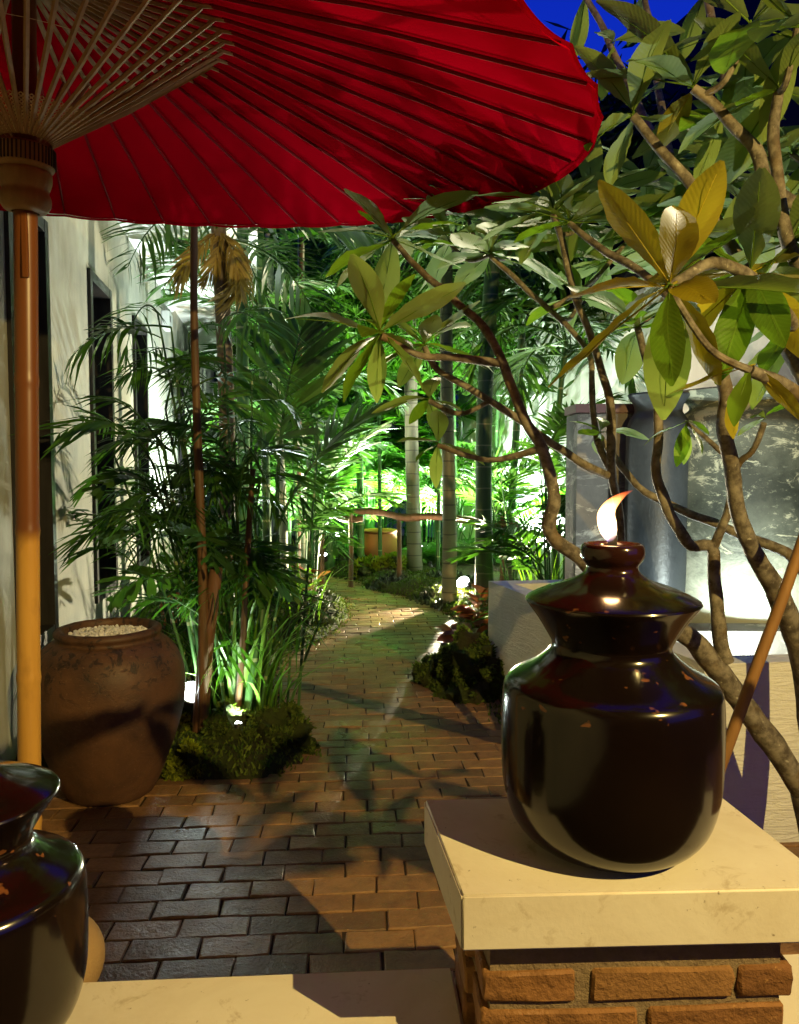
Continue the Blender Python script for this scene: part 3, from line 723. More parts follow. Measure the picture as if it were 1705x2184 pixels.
# big water pot
pc = Vector((-1.375, 3.60, 0))
pot = thing('storage_pot', pc, 'large brown stoneware pot filled with white pebbles beside the bamboo pole', 'pot')
mb = MB(); mb.lathe(smooth_prof([(0.17,0),(0.20,0.01),(0.245,0.10),(0.295,0.24),(0.330,0.38),(0.343,0.50),(0.336,0.60),(0.305,0.68),(0.262,0.725),(0.238,0.738),(0.234,0.752),(0.243,0.768),(0.238,0.785),(0.218,0.792),(0.200,0.783),(0.196,0.755),(0.20,0.70)],4), pc, 72, wob=0.03); mb.build('body', M['pot'], pot, True)
mb = MB()
def blob(m, c, r, rr, sub=1):
    bm = bmesh.new(); bmesh.ops.create_icosphere(bm, subdivisions=sub, radius=r)
    s = Vector((rr.uniform(.7,1.2), rr.uniform(.7,1.2), rr.uniform(.6,1))); i = len(m.v); bm.verts.index_update()
    m.v += [Vector((v.co.x*s.x, v.co.y*s.y, v.co.z*s.z))*(1+rr.uniform(-.1,.1))+c for v in bm.verts]; m.f += [tuple(i+v.index for v in f.verts) for f in bm.faces]; bm.free()
for k in range(900):
    a = R.uniform(0, 2*pi); r = 0.188*sqrt(R.random()); blob(mb, pc+Vector((r*cos(a), r*sin(a), 0.748+R.uniform(-.006,.022)*(1-r*3))), R.uniform(.006,.013), R)
o = mb.build('pebbles', M['foam'], pot, True); o['kind'] = 'stuff'

# ================================================================== PARASOL
UC = Vector((-0.984, 2.08, EYE+0.868)); UR = 1.476
un = Vector((0.045, -0.145, 1)).normalized()
u1 = Vector((1,0,0)) - un*un.x; u1.normalize(); u2 = un.cross(u1)
par = thing('parasol', (-1.07, 2.19, 0), 'open red oiled cloth parasol on a bamboo pole at upper left', 'parasol')
def uloc(r, a, h): return UC + (u1*cos(a)+u2*sin(a))*r + un*h
RISE = 0.40; NR = 44
def rib_h(r): x = r/UR; return RISE*(1-x)*(1+0.22*x)
ang = [2*pi*(k+0.35)/NR for k in range(NR)]
mb = MB(); nr = 14; ns = 6
for k in range(NR):
    a0, a1 = ang[k], ang[k]+2*pi/NR
    i0 = len(mb.v)
    for j in range(ns+1):
        s = j/ns; a = a0+(a1-a0)*s; sag = 4*s*(1-s)
        for i in range(nr+1):
            r = 0.05 + (UR-0.05)*i/nr; x = r/UR
            rr_ = r*(1-(0.005*sag if i == nr else 0.0))
            mb.v.append(uloc(rr_, a, rib_h(r)+0.012+0.0 - 0.007*sag*x*(0.5+0.5*x)+0.004*sag*noise.noise(Vector((a*6, r*5, 0)))))
    for j in range(ns):
        for i in range(nr): p = i0+j*(nr+1)+i; mb.f.append((p, p+1, p+nr+2, p+nr+1))
mb.build('canopy', M['canopy'], par, True)
mb = MB(); n = NR*6; 
for k in range(n+1):
    a = ang[0]+2*pi*k/n; s = (k % 6)/6; sag = 4*s*(1-s); mb.v += [uloc(UR*(1-0.005*sag), a, 0.0115-0.007*sag), uloc(UR*(1-0.005*sag)-0.003, a, 0.002-0.007*sag), uloc(UR*(1-.005*sag)-0.012, a, 0.010-0.007*sag)]
for k in range(n): 
    for q in (1,): mb.f.append((k*3+q, k*3+q+1, k*3+q+4, k*3+q+3))
mb.build('hem', M['canopy'], par, True)
PA = Vector((0.046, -0.05, 1))
def ppt(z): return Vector((UC.x, UC.y, 0)) + PA*(z-UC.z) + Vector((0,0,UC.z)) if False else Vector((UC.x+PA.x*(z-UC.z), UC.y+PA.y*(z-UC.z), z))
RT, RBm = 2.385, 2.225
for k in range(NR):
    a = ang[k]
    mb = MB(); mb.tube([uloc(0.06, a, rib_h(0.06)-.004), uloc(UR*.34, a, rib_h(UR*.34)-.003), uloc(UR*.37, a, rib_h(UR*.37)+.002)], [0.0075,0.007,0.0045], 5); rb = mb.build('rib', M['rib'], par)
    mb = MB(); mb.tube([uloc(UR*.36, a, rib_h(UR*.36)+.002), uloc(UR*.7, a, rib_h(UR*.7)+.004), uloc(UR*0.985, a, rib_h(UR*.985)+0.007)], [0.0055,0.005,0.004], 5); mb.build('rib_tip', M['rib_red'], rb)
    c = ppt(RT+0.015); d = u1*cos(a)+u2*sin(a); d.z = 0; d.normalize()
    mb = MB(); e = uloc(UR*0.345, a, rib_h(UR*.345)-0.006); s0 = c + d*0.062
    mb.tube([s0, s0.lerp(e,.5)+Vector((0,0,-.008)), e], [0.0055,0.007,0.006], 5); mb.build('strut', M['rib'], par)
# woven thread net above the runner
mb = MB()
def strut_pt(k, t):
    a = ang[0]+2*pi*k/NR; c = ppt(RT+0.015); d = u1*cos(a)+u2*sin(a); d.z = 0; d.normalize()
    return (c+d*0.067).lerp(uloc(UR*0.345, a, rib_h(UR*.345)-.006), t)
for k2 in range(NR*2):
    for sgn in (1, -1):
        pts = [strut_pt(k2*.5+sgn*j*0.75, 0.235*(j/8)**1.15) for j in range(9)]
        mb.tube(pts, 0.0017, 3, False)
for t in (0.02, 0.07, 0.13):
    mb.tube([strut_pt(k, t) for k in range(NR+1)], 0.0014, 3, False)
mb.build('thread_net', M['thread'], par)
mb = MB()
for t in (0.62,):
    mb.tube([strut_pt(k, t) for k in range(NR+1)], 0.0008, 3, False)
mb.build('bracing_thread', M['thread'], par)
# runner (turned collar), upper hub, pole
mb = MB(); ax = PA.normalized()
def turned(m, prof, n=40):
    for r, z in prof: pass
    c0 = ppt(RBm); q = ax.to_track_quat('Z','Y').to_matrix(); i0 = len(m.v)
    for r, z in prof:
        for j in range(n):
            w = 2*pi*j/n; m.v.append(c0 + q @ Vector((r*cos(w), r*sin(w), z)))
    for k in range(len(prof)-1):
        for j in range(n): m.f.append((i0+k*n+j, i0+k*n+(j+1)%n, i0+(k+1)*n+(j+1)%n, i0+(k+1)*n+j))
turned(mb, smooth_prof([(0.034,-0.005),(0.052,0.0),(0.063,0.018),(0.064,0.034),(0.058,0.050),(0.062,0.062),(0.066,0.078),(0.066,0.095),(0.062,0.102),(0.071,0.108),(0.073,0.125),(0.073,0.158)],3)+[(0.06,0.166),(0.034,0.168)])
rn_ = mb.build('runner', M['frame_wood'], par, True)
mb = MB(); q = ax.to_track_quat('Z','Y').to_matrix()
for j in range(NR):
    w = 2*pi*j/NR; mb.box(ppt(RBm)+q @ Vector((0.0735*cos(w), 0.0735*sin(w), 0.136)), (0.004, 0.0035, 0.044), q @ Matrix.Rotation(w,3,'Z'))
mb.build('strut_slot', M['wick'], rn_)
mb = MB(); hc = uloc(0,0,rib_h(0.05)-0.02); mb.tube([hc-un*0.03, hc-un*0.01, hc+un*0.03, hc+un*.05], [0.05,0.075,0.075,0.05], 28); mb.build('upper_hub', M['frame_wood'], par, True)
zs = []; z = 0.0; pts = []; rad = []
nodes = [0.16, 0.52, 0.95, 1.37, 1.78]
zz = 0.0
while zz <= 2.86:
    r = 0.0315 - 0.002*zz/2.8
    for nd in nodes:
        d = abs(zz-nd); 
        if d < 0.02: r += 0.0022*(1-d/0.02)
    pts.append(ppt(zz)); rad.append(r); zz += 0.01
mb = MB(); mb.tube(pts, rad, 20); mb.build('pole', M['pole'], par, True)
mb = MB(); pk = ppt(2.13); mb.box(pk+Vector((0.012,-0.029,0)), (0.016,0.012,0.17), None, 0.003); mb.build('locking_peg', M['pole'], par)

# ================================================================== PLANTER, JARS ON THE RIGHT
PH = 0.755
A_, B_ = Vector((0.615, 5.28, 0)), Vector((1.225, 3.05, 0)); C_, D_ = Vector((3.4, 3.25, 0)), Vector((3.4, 5.6, 0))
pl = thing('planter', (1.5, 4, 0), 'white plastered planter wall behind the burning jar on the right', 'planter')
outer = [A_, B_, C_, D_]; ctr = sum(outer, Vector())/4
inner = [A_+Vector((.16,-.13,0)), B_+Vector((.10,.13,0)), C_+Vector((-.13,.13,0)), D_+Vector((-.13,-.13,0))]
mb = MB(); i = 0
for k in range(4):
    k2 = (k+1) % 4
    o0, o1, n0, n1 = outer[k], outer[k2], inner[k], inner[k2]
    mb.quad(*(Vector((p.x,p.y,z)) for p, z in ((o0,0),(o1,0),(o1,PH),(o0,PH))))
    mb.quad(*(Vector((p.x,p.y,z)) for p, z in ((o0,PH),(o1,PH),(n1,PH),(n0,PH))))
    mb.quad(*(Vector((p.x,p.y,z)) for p, z in ((n1,0.4),(n0,0.4),(n0,PH),(n1,PH))))
mb.build('planter_wall', M['planter'], pl)
mb = MB(); mb.v = [Vector((p.x,p.y,0.50)) for p in inner]; mb.f = [(0,1,2,3)]; mb.build('planter_floor', M['soil'], pl)
mb = MB(); mb.box((2.35, 4.02, 0.60), (2.0, 0.2, 0.20)); mb.build('ledge', M['pillar'], pl)

pc2 = P(1280, 1250, 4.75); pil = thing('garden_pillar', (pc2.x, 4.75, 0.6), 'brown weathered square pillar left of the tall dark jar', 'pillar')
mb = MB(); mb.box((pc2.x, 4.75, 1.23), (0.38, 0.30, 1.26), None, 0.01); mb.build('shaft', M['pillar'], pil, True)
mb = MB(); mb.box((pc2.x, 4.75, 1.89), (0.40, 0.32, 0.05)); mb.box((pc2.x+.02, 4.75, 1.825), (0.36, 0.285, 0.078)) ; mb.build('cap', M['maroon'], pil)
def tall_jar(loc, r, h, mat, label):
    L = Vector(loc); t = MB()
    pr = [(r*0.86,0),(r*0.9,0.01),(r*0.965,0.15*h),(r,0.45*h),(r*0.99,0.8*h),(r*0.93,0.88*h),(r*0.78,0.915*h),(r*0.74,0.93*h),(r*0.78,0.955*h),(r*0.93,0.985*h),(r*0.96,0.995*h),(r*0.92,h),(r*0.82,0.995*h),(r*0.72,0.95*h)]
    t.lathe(smooth_prof(pr,4), L, 56, wob=0.02); o = t.build('tall_jar', mat, smooth=True, origin=L); tag(o, label, 'jar', 'tall jars in the planter')
x = P(1400, 1100, 4.45); tall_jar((x.x, 4.45, 0.6), 0.178, 1.36, M['darkjar'], 'slim tall dark blue glazed jar beside the brown pillar')
x = P(1610, 1100, 4.35); tall_jar((x.x, 4.50, 0.6), 0.42, 1.38, M['mottle'], 'wide tall jar with flaking mottled green glaze behind the tree')

# ================================================================== FLOODLIGHTS
def flood(loc, aim, power, label, r=0.045, angle=110, led=True, col=COOL, long=False):
    L = Vector(loc); d = (Vector(aim)-L).normalized()
    t = thing('floodlight', (L.x, L.y, max(0, L.z-0.2)), label, 'floodlight', 'garden uplights')
    mb = MB(); mb.tube([L-d*0.09, L-d*0.07, L+d*0.0, L+d*0.012], [r*0.6, r*0.95, r*1.12, r*1.12], 20); mb.build('housing', M['black'], t, True)
    mb = MB(); q = d.to_track_quat('Z','Y').to_matrix(); n = 20
    for ring, (rr, hh) in enumerate(((r*1.0,0.0135),(r*0.75,0.024),(r*0.4,0.030),(0.0005,0.032))):
        for j in range(n): mb.v.append(L + q @ Vector((rr*cos(2*pi*j/n), rr*sin(2*pi*j/n), hh)))
    for k in range(3):
        for j in range(n): mb.f.append((k*n+j, k*n+(j+1)%n, (k+1)*n+(j+1)%n, (k+1)*n+j))
    mb.build('lens', M['led'], t, True)
    mb = MB(); mb.tube([L-d*0.05, Vector((L.x,L.y,L.z-0.08)), Vector((L.x,L.y,min(0,L.z-.3)))], 0.008, 8); mb.build('stake', M['black'], t)
    l = lamp('SPOT', L+d*0.05, power, col, 0.03, L+d, angle, 0.5)
    return t
# seen, hidden and added floodlights
p = P(508,1548,4.12); flood(p, p+Vector((0.0,0.26,1.0)), 95, 'tiny added floodlight behind the mossy rocks brightening the grass', 0.02, 140, col=LEAFY)  # extra lamp, added to light the grass from the front
p = P(410,1478,4.20); flood(p, p+Vector((0.32,-0.52,0.66)), 38, 'dazzling floodlight on a stake between the brown pot and palm clump', 0.066, 150)
p = P(527,1297,6.3); flood(p, p+Vector((0.35,-0.45,1.0)), 200, 'small lit spotlight low in the palm clump beside the path', 0.04, 110)
p = P(988,1243,9.0); flood(p, p+Vector((-0.42,-0.60,0.62)), 1500, 'lit floodlight at the foot of the palm trunk right of the path', 0.080, 155, col=(1.0, 0.88, 0.60))
p = P(826,1136,12.3); flood(p, p+Vector((0.10,-0.25,1.0)), 1700, 'lit floodlight behind the barrel-shaped terracotta pot', 0.09, 140, col=LEAFY)
p = P(533,1190,8.2); flood(p, p+Vector((-0.30,0.45,1.0)), 1000, 'lit floodlight by the left wall half hidden by palm leaves', 0.05, 125)
p = Vector((1.62,3.46,0.60)); flood(p, p+Vector((0.12,0.75,0.8)), 120, 'floodlight inside the planter shining on the mottled jar', 0.045, 150)
p = P(1120,1190,9.6); flood(p, p+Vector((0.35,0.30,1.0)), 2200, 'floodlight behind the palms lighting the right white wall', 0.06, 130)
p = P(905,1165,12.0); flood(p, p+Vector((-0.05,-0.2,1.0)), 1700, 'floodlight in the bamboo right of the terracotta pot', 0.05, 140, col=LEAFY)
p = P(735,1150,12.2); flood(p, p+Vector((-0.05,-0.1,1.0)), 1700, 'floodlight in the bamboo left of the terracotta pot', 0.05, 140, col=LEAFY)
p = Vector((1.42,3.33,0.59)); flood(p, p+Vector((-0.15,-0.30,1.0)), 125, 'floodlight in the planter pointing up into the leafy tree', 0.045, 150)
p = P(478,1525,4.62); flood(p, p+Vector((0.05,-0.25,1.0)), 130, 'small added floodlight brightening the stems of the palm clump', 0.03, 140, col=LEAFY)  # extra lamp, added to brighten the stems
p = P(800,1235,10.4); flood(p, p+Vector((-0.05,-0.05,1.0)), 1900, 'added floodlight beside the mossy hump brightening the bamboo above', 0.05, 125, col=LEAFY)  # extra lamp put in to lift the dark upper bamboo
p = P(690,1185,10.0); flood(p, p+Vector((-0.1,-0.35,1.0)), 900, 'added floodlight in the bushy palm at the left path bend', 0.05, 140, col=LEAFY)  # extra lamp put in below the dark overhead foliage

# ================================================================== LEAVES AND FRONDS
def leaf_mesh(seed, W=0.27, mat=None, curl=0.18, fold=0.18):
    rr = random.Random(seed); m = MB(); n = 11; k3 = rr.uniform(-.05,.05); cu = curl*rr.uniform(.3,1.8)
    prof = lambda t: (sin(pi*min(1,t*0.97+0.015)**1.25)**0.8)*W/2
    for i in range(n+1):
        t = i/n; w = max(0.006, prof(t)); y = 0.03+0.97*t; zc = -cu*t*t + 0.02*sin(t*7+seed)
        xo = k3*t*t
        for s in (-1, -0.5, 0, 0.5, 1):
            m.v.append(Vector((xo+s*w, y, zc + abs(s)*w*fold*(1+.3*s*rr.uniform(-1,1)) + (0.006*sin(t*30+s*9) if abs(s)==1 else 0))))
    for i in range(n):
        for j in range(4): a = i*5+j; m.f.append((a, a+1, a+6, a+5))
    m.tube([Vector((0,-0.06,0)), Vector((0,0.03,0)), Vector((xo*.25,0.5,-cu*.25-0.004)), Vector((xo*.8,0.9,-cu*.81-.003))], [0.008,0.008,0.005,0.002], 4)
    return m.mesh('leaf', mat, True)
def leaf_set(mat, seed0, n=6, **k): return [leaf_mesh(seed0+i, mat=mat, **k) for i in range(n)]
FR = leaf_set(M['frangi'], 1, 8, W=0.31); FRY = leaf_set(M['frangi_y'], 30, 5, W=0.32, curl=0.2)

def frond_mesh(seed, mat, pairs=22, LL=0.34, W=0.028, arch=0.55, spread=70, stalk=0.22, fish=False, droop=0.25, name='frond', twist=0.15):
    rr = random.Random(seed); m = MB(); n = 14
    def rach(t): return Vector((0.06*sin(t*2+seed)*t, t*cos(arch*t*0.8), t*0.35*sin(1-t*arch) - arch*0.42*t*t))
    pts = [rach(i/n) for i in range(n+1)]
    m.tube(pts, lerpw([0.011,0.009,0.006,0.003], n+1), 4)
    for i in range(pairs):
        t = stalk + (1-stalk)*i/(pairs-1)
        c = rach(min(t,1)); tg = (rach(min(1,t+.03))-rach(max(0,t-.03))).normalized()
        env = (sin(pi*(0.16+0.80*(t-stalk)/(1-stalk)))**0.7)
        for sd in (-1, 1):
            if rr.random() < 0.05: continue
            l = LL*env*rr.uniform(.85,1.12); w = W*rr.uniform(.8,1.2)*(0.6+.4*env)
            av = radians(spread*(1-0.55*(t-stalk)/(1-stalk)) + rr.uniform(-9,9))
            side = tg.cross(Vector((0,0,1))).normalized()*sd; up = side.cross(tg)*sd
            d = tg*cos(av)+side*sin(av)+Vector((0,0,rr.uniform(-.1,.25)+0.15)); d.normalize()
            wv = (d.cross(Vector((0,0,1)))).normalized(); wv = (wv + Vector((0,0,rr.uniform(-.6,.6)))).normalized()
            i0 = len(m.v); dr = droop*rr.uniform(.5,1.6)
            q = lambda s: c + d*(l*s) + Vector((0,0,-dr*l*s*s))
            if fish:
                for s, ww in ((0,0.2),(0.25,0.75),(0.6,1.15),(0.88,1.2)): m.v += [q(s)-wv*w*ww, q(s)+wv*w*ww]
                m.v += [q(1.0)-wv*w*0.8, q(0.93), q(1.06)+wv*w*0.5]
                m.f += [(i0,i0+1,i0+3,i0+2),(i0+2,i0+3,i0+5,i0+4),(i0+4,i0+5,i0+7,i0+6),(i0+6,i0+9,i0+8),(i0+6,i0+7,i0+9),(i0+9,i0+7,i0+10)]
            else:
                for s, ww in ((0,0.25),(0.28,1.0),(0.65,0.8)): m.v += [q(s)-wv*w*ww, q(s)+wv*w*ww]
                m.v.append(q(1.0))
                m.f += [(i0,i0+1,i0+3,i0+2),(i0+2,i0+3,i0+5,i0+4),(i0+4,i0+5,i0+6)]
    return m.mesh(name, mat, True)
FSET = {}
FSET.update({
 'areca': [frond_mesh(100+k, M['palm'], 24, 0.36, 0.017, 0.5+0.1*k) for k in range(5)],
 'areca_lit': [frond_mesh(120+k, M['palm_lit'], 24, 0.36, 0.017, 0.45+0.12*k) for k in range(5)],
 'big': [frond_mesh(140+k, M['palm_dark'], 30, 0.34, 0.015, 0.7+0.1*k, droop=.4) for k in range(5)],
 'fish': [frond_mesh(160+k, M['palm_dark'], 9, 0.44, 0.034, 0.4+0.12*k, 62, 0.26, True, .18) for k in range(6)],
 'fish_l': [frond_mesh(170+k, M['palm'], 9, 0.42, 0.032, 0.4+0.12*k, 62, 0.26, True, .2) for k in range(4)],
 'dry': [frond_mesh(180+k, M['dry'], 26, 0.30, 0.016, 0.9, 30, 0.1, droop=.7) for k in range(3)],
 'lady': [frond_mesh(200+k, M['palm'], 13, 0.42, 0.0175, 0.5+0.15*k, 64, 0.25, droop=.55) for k in range(6)],
 'fern': [frond_mesh(190+k, M['fern'], 20, 0.26, 0.026, 0.7, 78, 0.08, droop=.1) for k in range(4)],
})
FSET['fishmix'] = FSET['lady']*2 + FSET['fish']
def mat_dir(base, az, el, L, roll=0.0, wide=1.0):
    return Matrix.Translation(base) @ Matrix.Rotation(az, 4, 'Z') @ Matrix.Rotation(el, 4, 'X') @ Matrix.Rotation(roll, 4, 'Y') @ Matrix.Diagonal((L*wide, L, L, 1))

# ---- trees with one trunk and a crown of fronds
def palm_tree(base, h, r, lean, tmat, fset, nf, fl, label, crown=True, seed=0, dry=0, elr=(-0.25, 1.1), cat='palm'):
    rr = random.Random(seed+900); b = Vector(base); t = thing('palm_tree', b, label, cat, 'palm trees in the garden')
    n = int(h/0.055); pts = []; rad = []
    for k in range(n+1):
        s = k/n; pts.append(b + Vector((lean[0]*s*s+0.02*sin(s*5+seed), lean[1]*s*s, h*s))); rad.append(r*(1.18-0.3*min(1,s*3)**.5*0.6 - 0.15*s)*(1+0.035*(k % 3 == 0)))
    mb = MB(); mb.tube(pts, rad, 14); mb.build('trunk', tmat, t, True)
    top = pts[-1]
    for k in range(nf):
        az = 2*pi*k/nf*1.618*2 + rr.uniform(-.3,.3); el = rr.uniform(*elr)
        inst(rr.choice(FSET[fset]), 'frond', mat_dir(top+Vector((0,0,-0.02*k)), az, el, fl*rr.uniform(.8,1.15), rr.uniform(-.3,.3)), t)
    for k in range(dry):
        inst(rr.choice(FSET['dry']), 'dry_frond', mat_dir(top-Vector((0,0,.1)), rr.uniform(0,6.28), rr.uniform(-1.35,-.75), fl*.48*rr.uniform(.6,1.2), rr.uniform(-1,1)), t)
    return t
def clump(base, nst, spread, hr, fset, fl, label, seed, stem_r=0.012, per=3, tmat='bamboo_green', cat='palm', name='palm_clump', group='bushy palms along the path', elr=(0.1,0.9), bias=None, lo=0.35):
    if fl < .7: stem_r *= .8
    rr = random.Random(seed); b = Vector(base); t = thing(name, b, label, cat, group)
    for k in range(nst):
        a = rr.uniform(0,6.28); r0 = spread*0.22*sqrt(rr.random()); h = rr.uniform(*hr); tilt = rr.uniform(.05,.4)*spread
        p = b + Vector((r0*cos(a), r0*sin(a), 0)); q = p + Vector((tilt*cos(a), tilt*sin(a), h))
        if bias is not None: q += Vector(bias)*h
        pts = spline([p, p.lerp(q,.5)+Vector((0,0,.06*h)), q], 5); mb = MB(); mb.tube(pts, lerpw([stem_r, stem_r*.8, stem_r*.5], len(pts)), 7); mb.build('stem', M[tmat], t, True)
        for j in range(per):
            s = 1 if j == 0 else rr.uniform(lo, 1.0); i = min(len(pts)-1, int(s*(len(pts)-1)))
            m4 = mat_dir(pts[i], rr.uniform(0,6.28), rr.uniform(*elr), fl*rr.uniform(.7,1.2), rr.uniform(-.4,.4))
            if fl < .7:
                tp = m4 @ Vector((0,.85,-.1))
                if tp.z < 1.75 and poly_in(tp.x-.02, tp.y, PATH) and tp.y < 6.5: continue
            inst(rr.choice(FSET[fset]), 'frond', m4, t)
    return t
def gp(vx, vy): 
    p = G(vx, vy); return (p.x, p.y, 0.0)
palm_tree(gp(955,1292), 4.1, 0.078, (0.0,0.2), M['palm_trunk'], 'big', 13, 1.7, 'ringed grey-brown palm trunk with the floodlight at its foot', seed=1)
palm_tree(gp(1030,1310), 4.0, 0.088, (0.1,0.1), M['palm_trunk_g'], 'big', 13, 1.7, 'green ringed palm trunk beside the planter corner', seed=2)
palm_tree(gp(885,1232), 4.8, 0.098, (-0.15,0.2), M['palm_trunk'], 'areca', 13, 1.9, 'pale ringed palm trunk right of the terracotta pot', seed=3)
palm_tree(P(1092,1225,9.4)*1.0-Vector((0,0,P(1092,1225,9.4).z)), 3.6, 0.05, (0.1,0), M['palm_trunk_g'], 'big', 12, 1.5, 'slim dark palm trunk in front of the white wall', seed=4)
palm_tree((P(487,1400,5.6).x, 5.6, 0), 3.32, 0.062, (-0.02,0.0), M['brown_trunk'], 'big', 9, 1.25, 'dark brown palm trunk with dry yellow fronds under the parasol', seed=5, dry=9, elr=(-.1,1.0))
palm_tree((P(516,1300,6.6).x, 6.6, 0), 3.6, 0.058, (0.05,0.1), M['bamboo_green'], 'areca', 9, 1.4, 'smooth green palm trunk behind the brown trunk', seed=6)
palm_tree((P(604,1320,8.0).x, 8.0, 0), 3.9, 0.042, (-0.1,0), M['pale_culm'], 'areca', 10, 1.5, 'pale floodlit slender palm trunk left of the path', seed=7)
palm_tree((P(1180,1230,8.4).x, 8.4, 0), 2.9, 0.035, (0.1,0), M['bamboo_green'], 'big', 12, 1.3, 'short dark palm against the bright wall left of the brown pillar', seed=8)
for k, (vx, Y, r, mt, lb) in enumerate(((705,11.0,.07,'bamboo_green','thick dark green bamboo culm at the left end of the rail fence'),(764,11.4,.055,'bamboo_green','green bamboo culm by the fence post near the terracotta pot'),(796,12.6,.085,'bamboo_green','thick bright green bamboo culm behind the terracotta pot'),(735,12.0,.03,'bamboo_green','thin bamboo culm between two thick green culms'),(560,7.4,.045,'bamboo_green','yellow-green bamboo culm behind the palm clump'),(655,9.5,.05,'pale_culm','pale bamboo culm left of the path behind the palms'),(640,9.2,.03,'darkpole','thin brown culm left of the path behind the palms'))):
    b = Vector((P(vx,1150,Y).x, Y, 0)); t = thing('bamboo_culm', b, lb, 'bamboo', 'bamboo culms in the garden'); mb = MB(); n = 90
    pts = [b+Vector((0.05*sin(k*2+s*.02), 0, 5.2*s/n)) for s in range(n+1)]; rad = [r*(1-0.25*s/n)*(1.07 if s % 6 == 0 else 1) for s in range(n+1)]
    mb.tube(pts, rad, 12); mb.build('culm', M[mt], t, True)
    rr = random.Random(k)
    for j in range(8): inst(rr.choice(FSET['areca_lit' if k % 2 else 'areca']), 'leaf_spray', mat_dir(pts[int(n*rr.uniform(.45,.98))], rr.uniform(0,6.28), rr.uniform(-.2,.8), rr.uniform(.7,1.2)), t)

# bushy palms
clump((P(640,1280,8.6).x, 8.8, 0), 9, 0.9, (1.2,2.6), 'areca', 1.25, 'dark bushy palm left of the path beyond the palm clump', 11, per=3)
clump((P(700,1180,10.8).x, 11.6, 0), 9, 1.0, (1.2,3.0), 'areca', 1.4, 'bushy palm at the far left bend of the path', 12, per=3)
clump((P(905,1160,12.3).x, 12.6, 0), 11, 0.9, (1.0,2.7), 'areca_lit', 1.3, 'bright green floodlit bushy palm right of the terracotta pot', 13, per=3)
clump((P(840,1150,13.4).x, 13.6, 0), 11, 1.1, (1.4,3.2), 'areca_lit', 1.5, 'floodlit bushy palm behind the rail fence', 14, per=3)
clump((P(745,1150,13.4).x, 13.4, 0), 9, 1.0, (1.0,2.6), 'areca_lit', 1.3, 'floodlit bushy palm behind the bamboo culms', 15, per=3)
clump((P(1120,1230,8.8).x, 8.9, 0), 7, 0.8, (0.7,1.8), 'areca_lit', 1.0, 'leafy palm behind the left corner of the planter', 16, per=3)
clump((P(1185,1230,7.6).x, 7.4, 0), 7, 0.6, (0.6,1.7), 'areca', 0.95, 'dark feathery palm beside the brown pillar', 17, per=3)
clump((P(590,1150,11).x, 10.6, 0), 7, 0.9, (1.4,3.0), 'areca', 1.4, 'tall bushy palm by the end of the left wall', 19, per=3)

clump((P(975,1160,11.6).x, 11.6, 0), 8, 0.8, (0.8,2.6), 'areca_lit', 1.2, 'bright bushy palm between the two ringed trunks', 26, per=3)
clump((P(800,1150,12.2).x, 13.0, 0), 10, 1.2, (2.0,3.6), 'areca_lit', 1.5, 'tall bright palm rising above the terracotta pot', 27, per=3)
clump((P(690,1150,10.5).x, 10.6, 0), 7, 0.8, (1.6,2.9), 'areca', 1.2, 'palm with arching fronds above the left end of the rail', 28, per=3)
# the palm clump in the left foreground
pb = (P(487,1530,4.3).x, 4.35, 0.0)
clump(pb, 20, 0.74, (0.8,2.05), 'fishmix', 0.58, 'dark fishtail palm clump rising from the mossy rocks by the pot', 21, stem_r=0.014, per=4, elr=(-0.1,0.85), tmat='bamboo_green', name='palm_clump', bias=(-.12,0,0), lo=.55)
clump((pb[0]+0.22, pb[1]+0.35, 0), 8, 0.7, (0.7,1.8), 'lady', 0.58, 'bushy palm with ragged leaves behind the fishtail palm clump', 22, stem_r=0.012, per=3, elr=(-.1,.8), lo=.6)
clump((pb[0]-0.35, pb[1]+0.55, 0), 7, 0.7, (0.9,1.9), 'fishmix', 0.62, 'ragged leaf palm leaning toward the left wall windows', 24, stem_r=0.012, per=3, elr=(-.1,.8), bias=(-.15,0,0))
clump((pb[0]-0.05, pb[1]+0.22, 0), 6, 0.55, (1.75,2.45), 'fishmix', 0.55, 'tallest slender palm of the left clump reaching toward the parasol edge', 25, stem_r=0.014, per=4, elr=(-.2,.8), lo=.6, bias=(-.05,0,0))
t = thing('palm_sapling', (P(560,1300,5.2).x, 5.2, 0), 'single large arching dark palm frond above the path edge', 'palm')
for (a0, a1, a2) in (((560,1300),(625,860),(690,600)),):
    pass
b0 = P(560,1300,5.2); inst(frond_mesh(300, M['palm_dark'], 26, 0.42, 0.018, 0.18, 66, 0.42, droop=.1), 'frond', mat_dir(P(590,1130,5.2), -0.25, 1.15, 1.45, 0.1), t)
inst(frond_mesh(301, M['palm_dark'], 24, 0.42, 0.018, 0.5, 66, 0.4, droop=.2), 'frond', mat_dir(P(590,1130,5.2), -1.2, 0.9, 1.15, 0.1), t)
mb = MB(); mb.tube([Vector((b0.x-.05,5.2,0)), P(590,1130,5.2)+Vector((0,0,.02))], [0.025,0.018], 8); mb.build('stem', M['bamboo_green'], t, True)

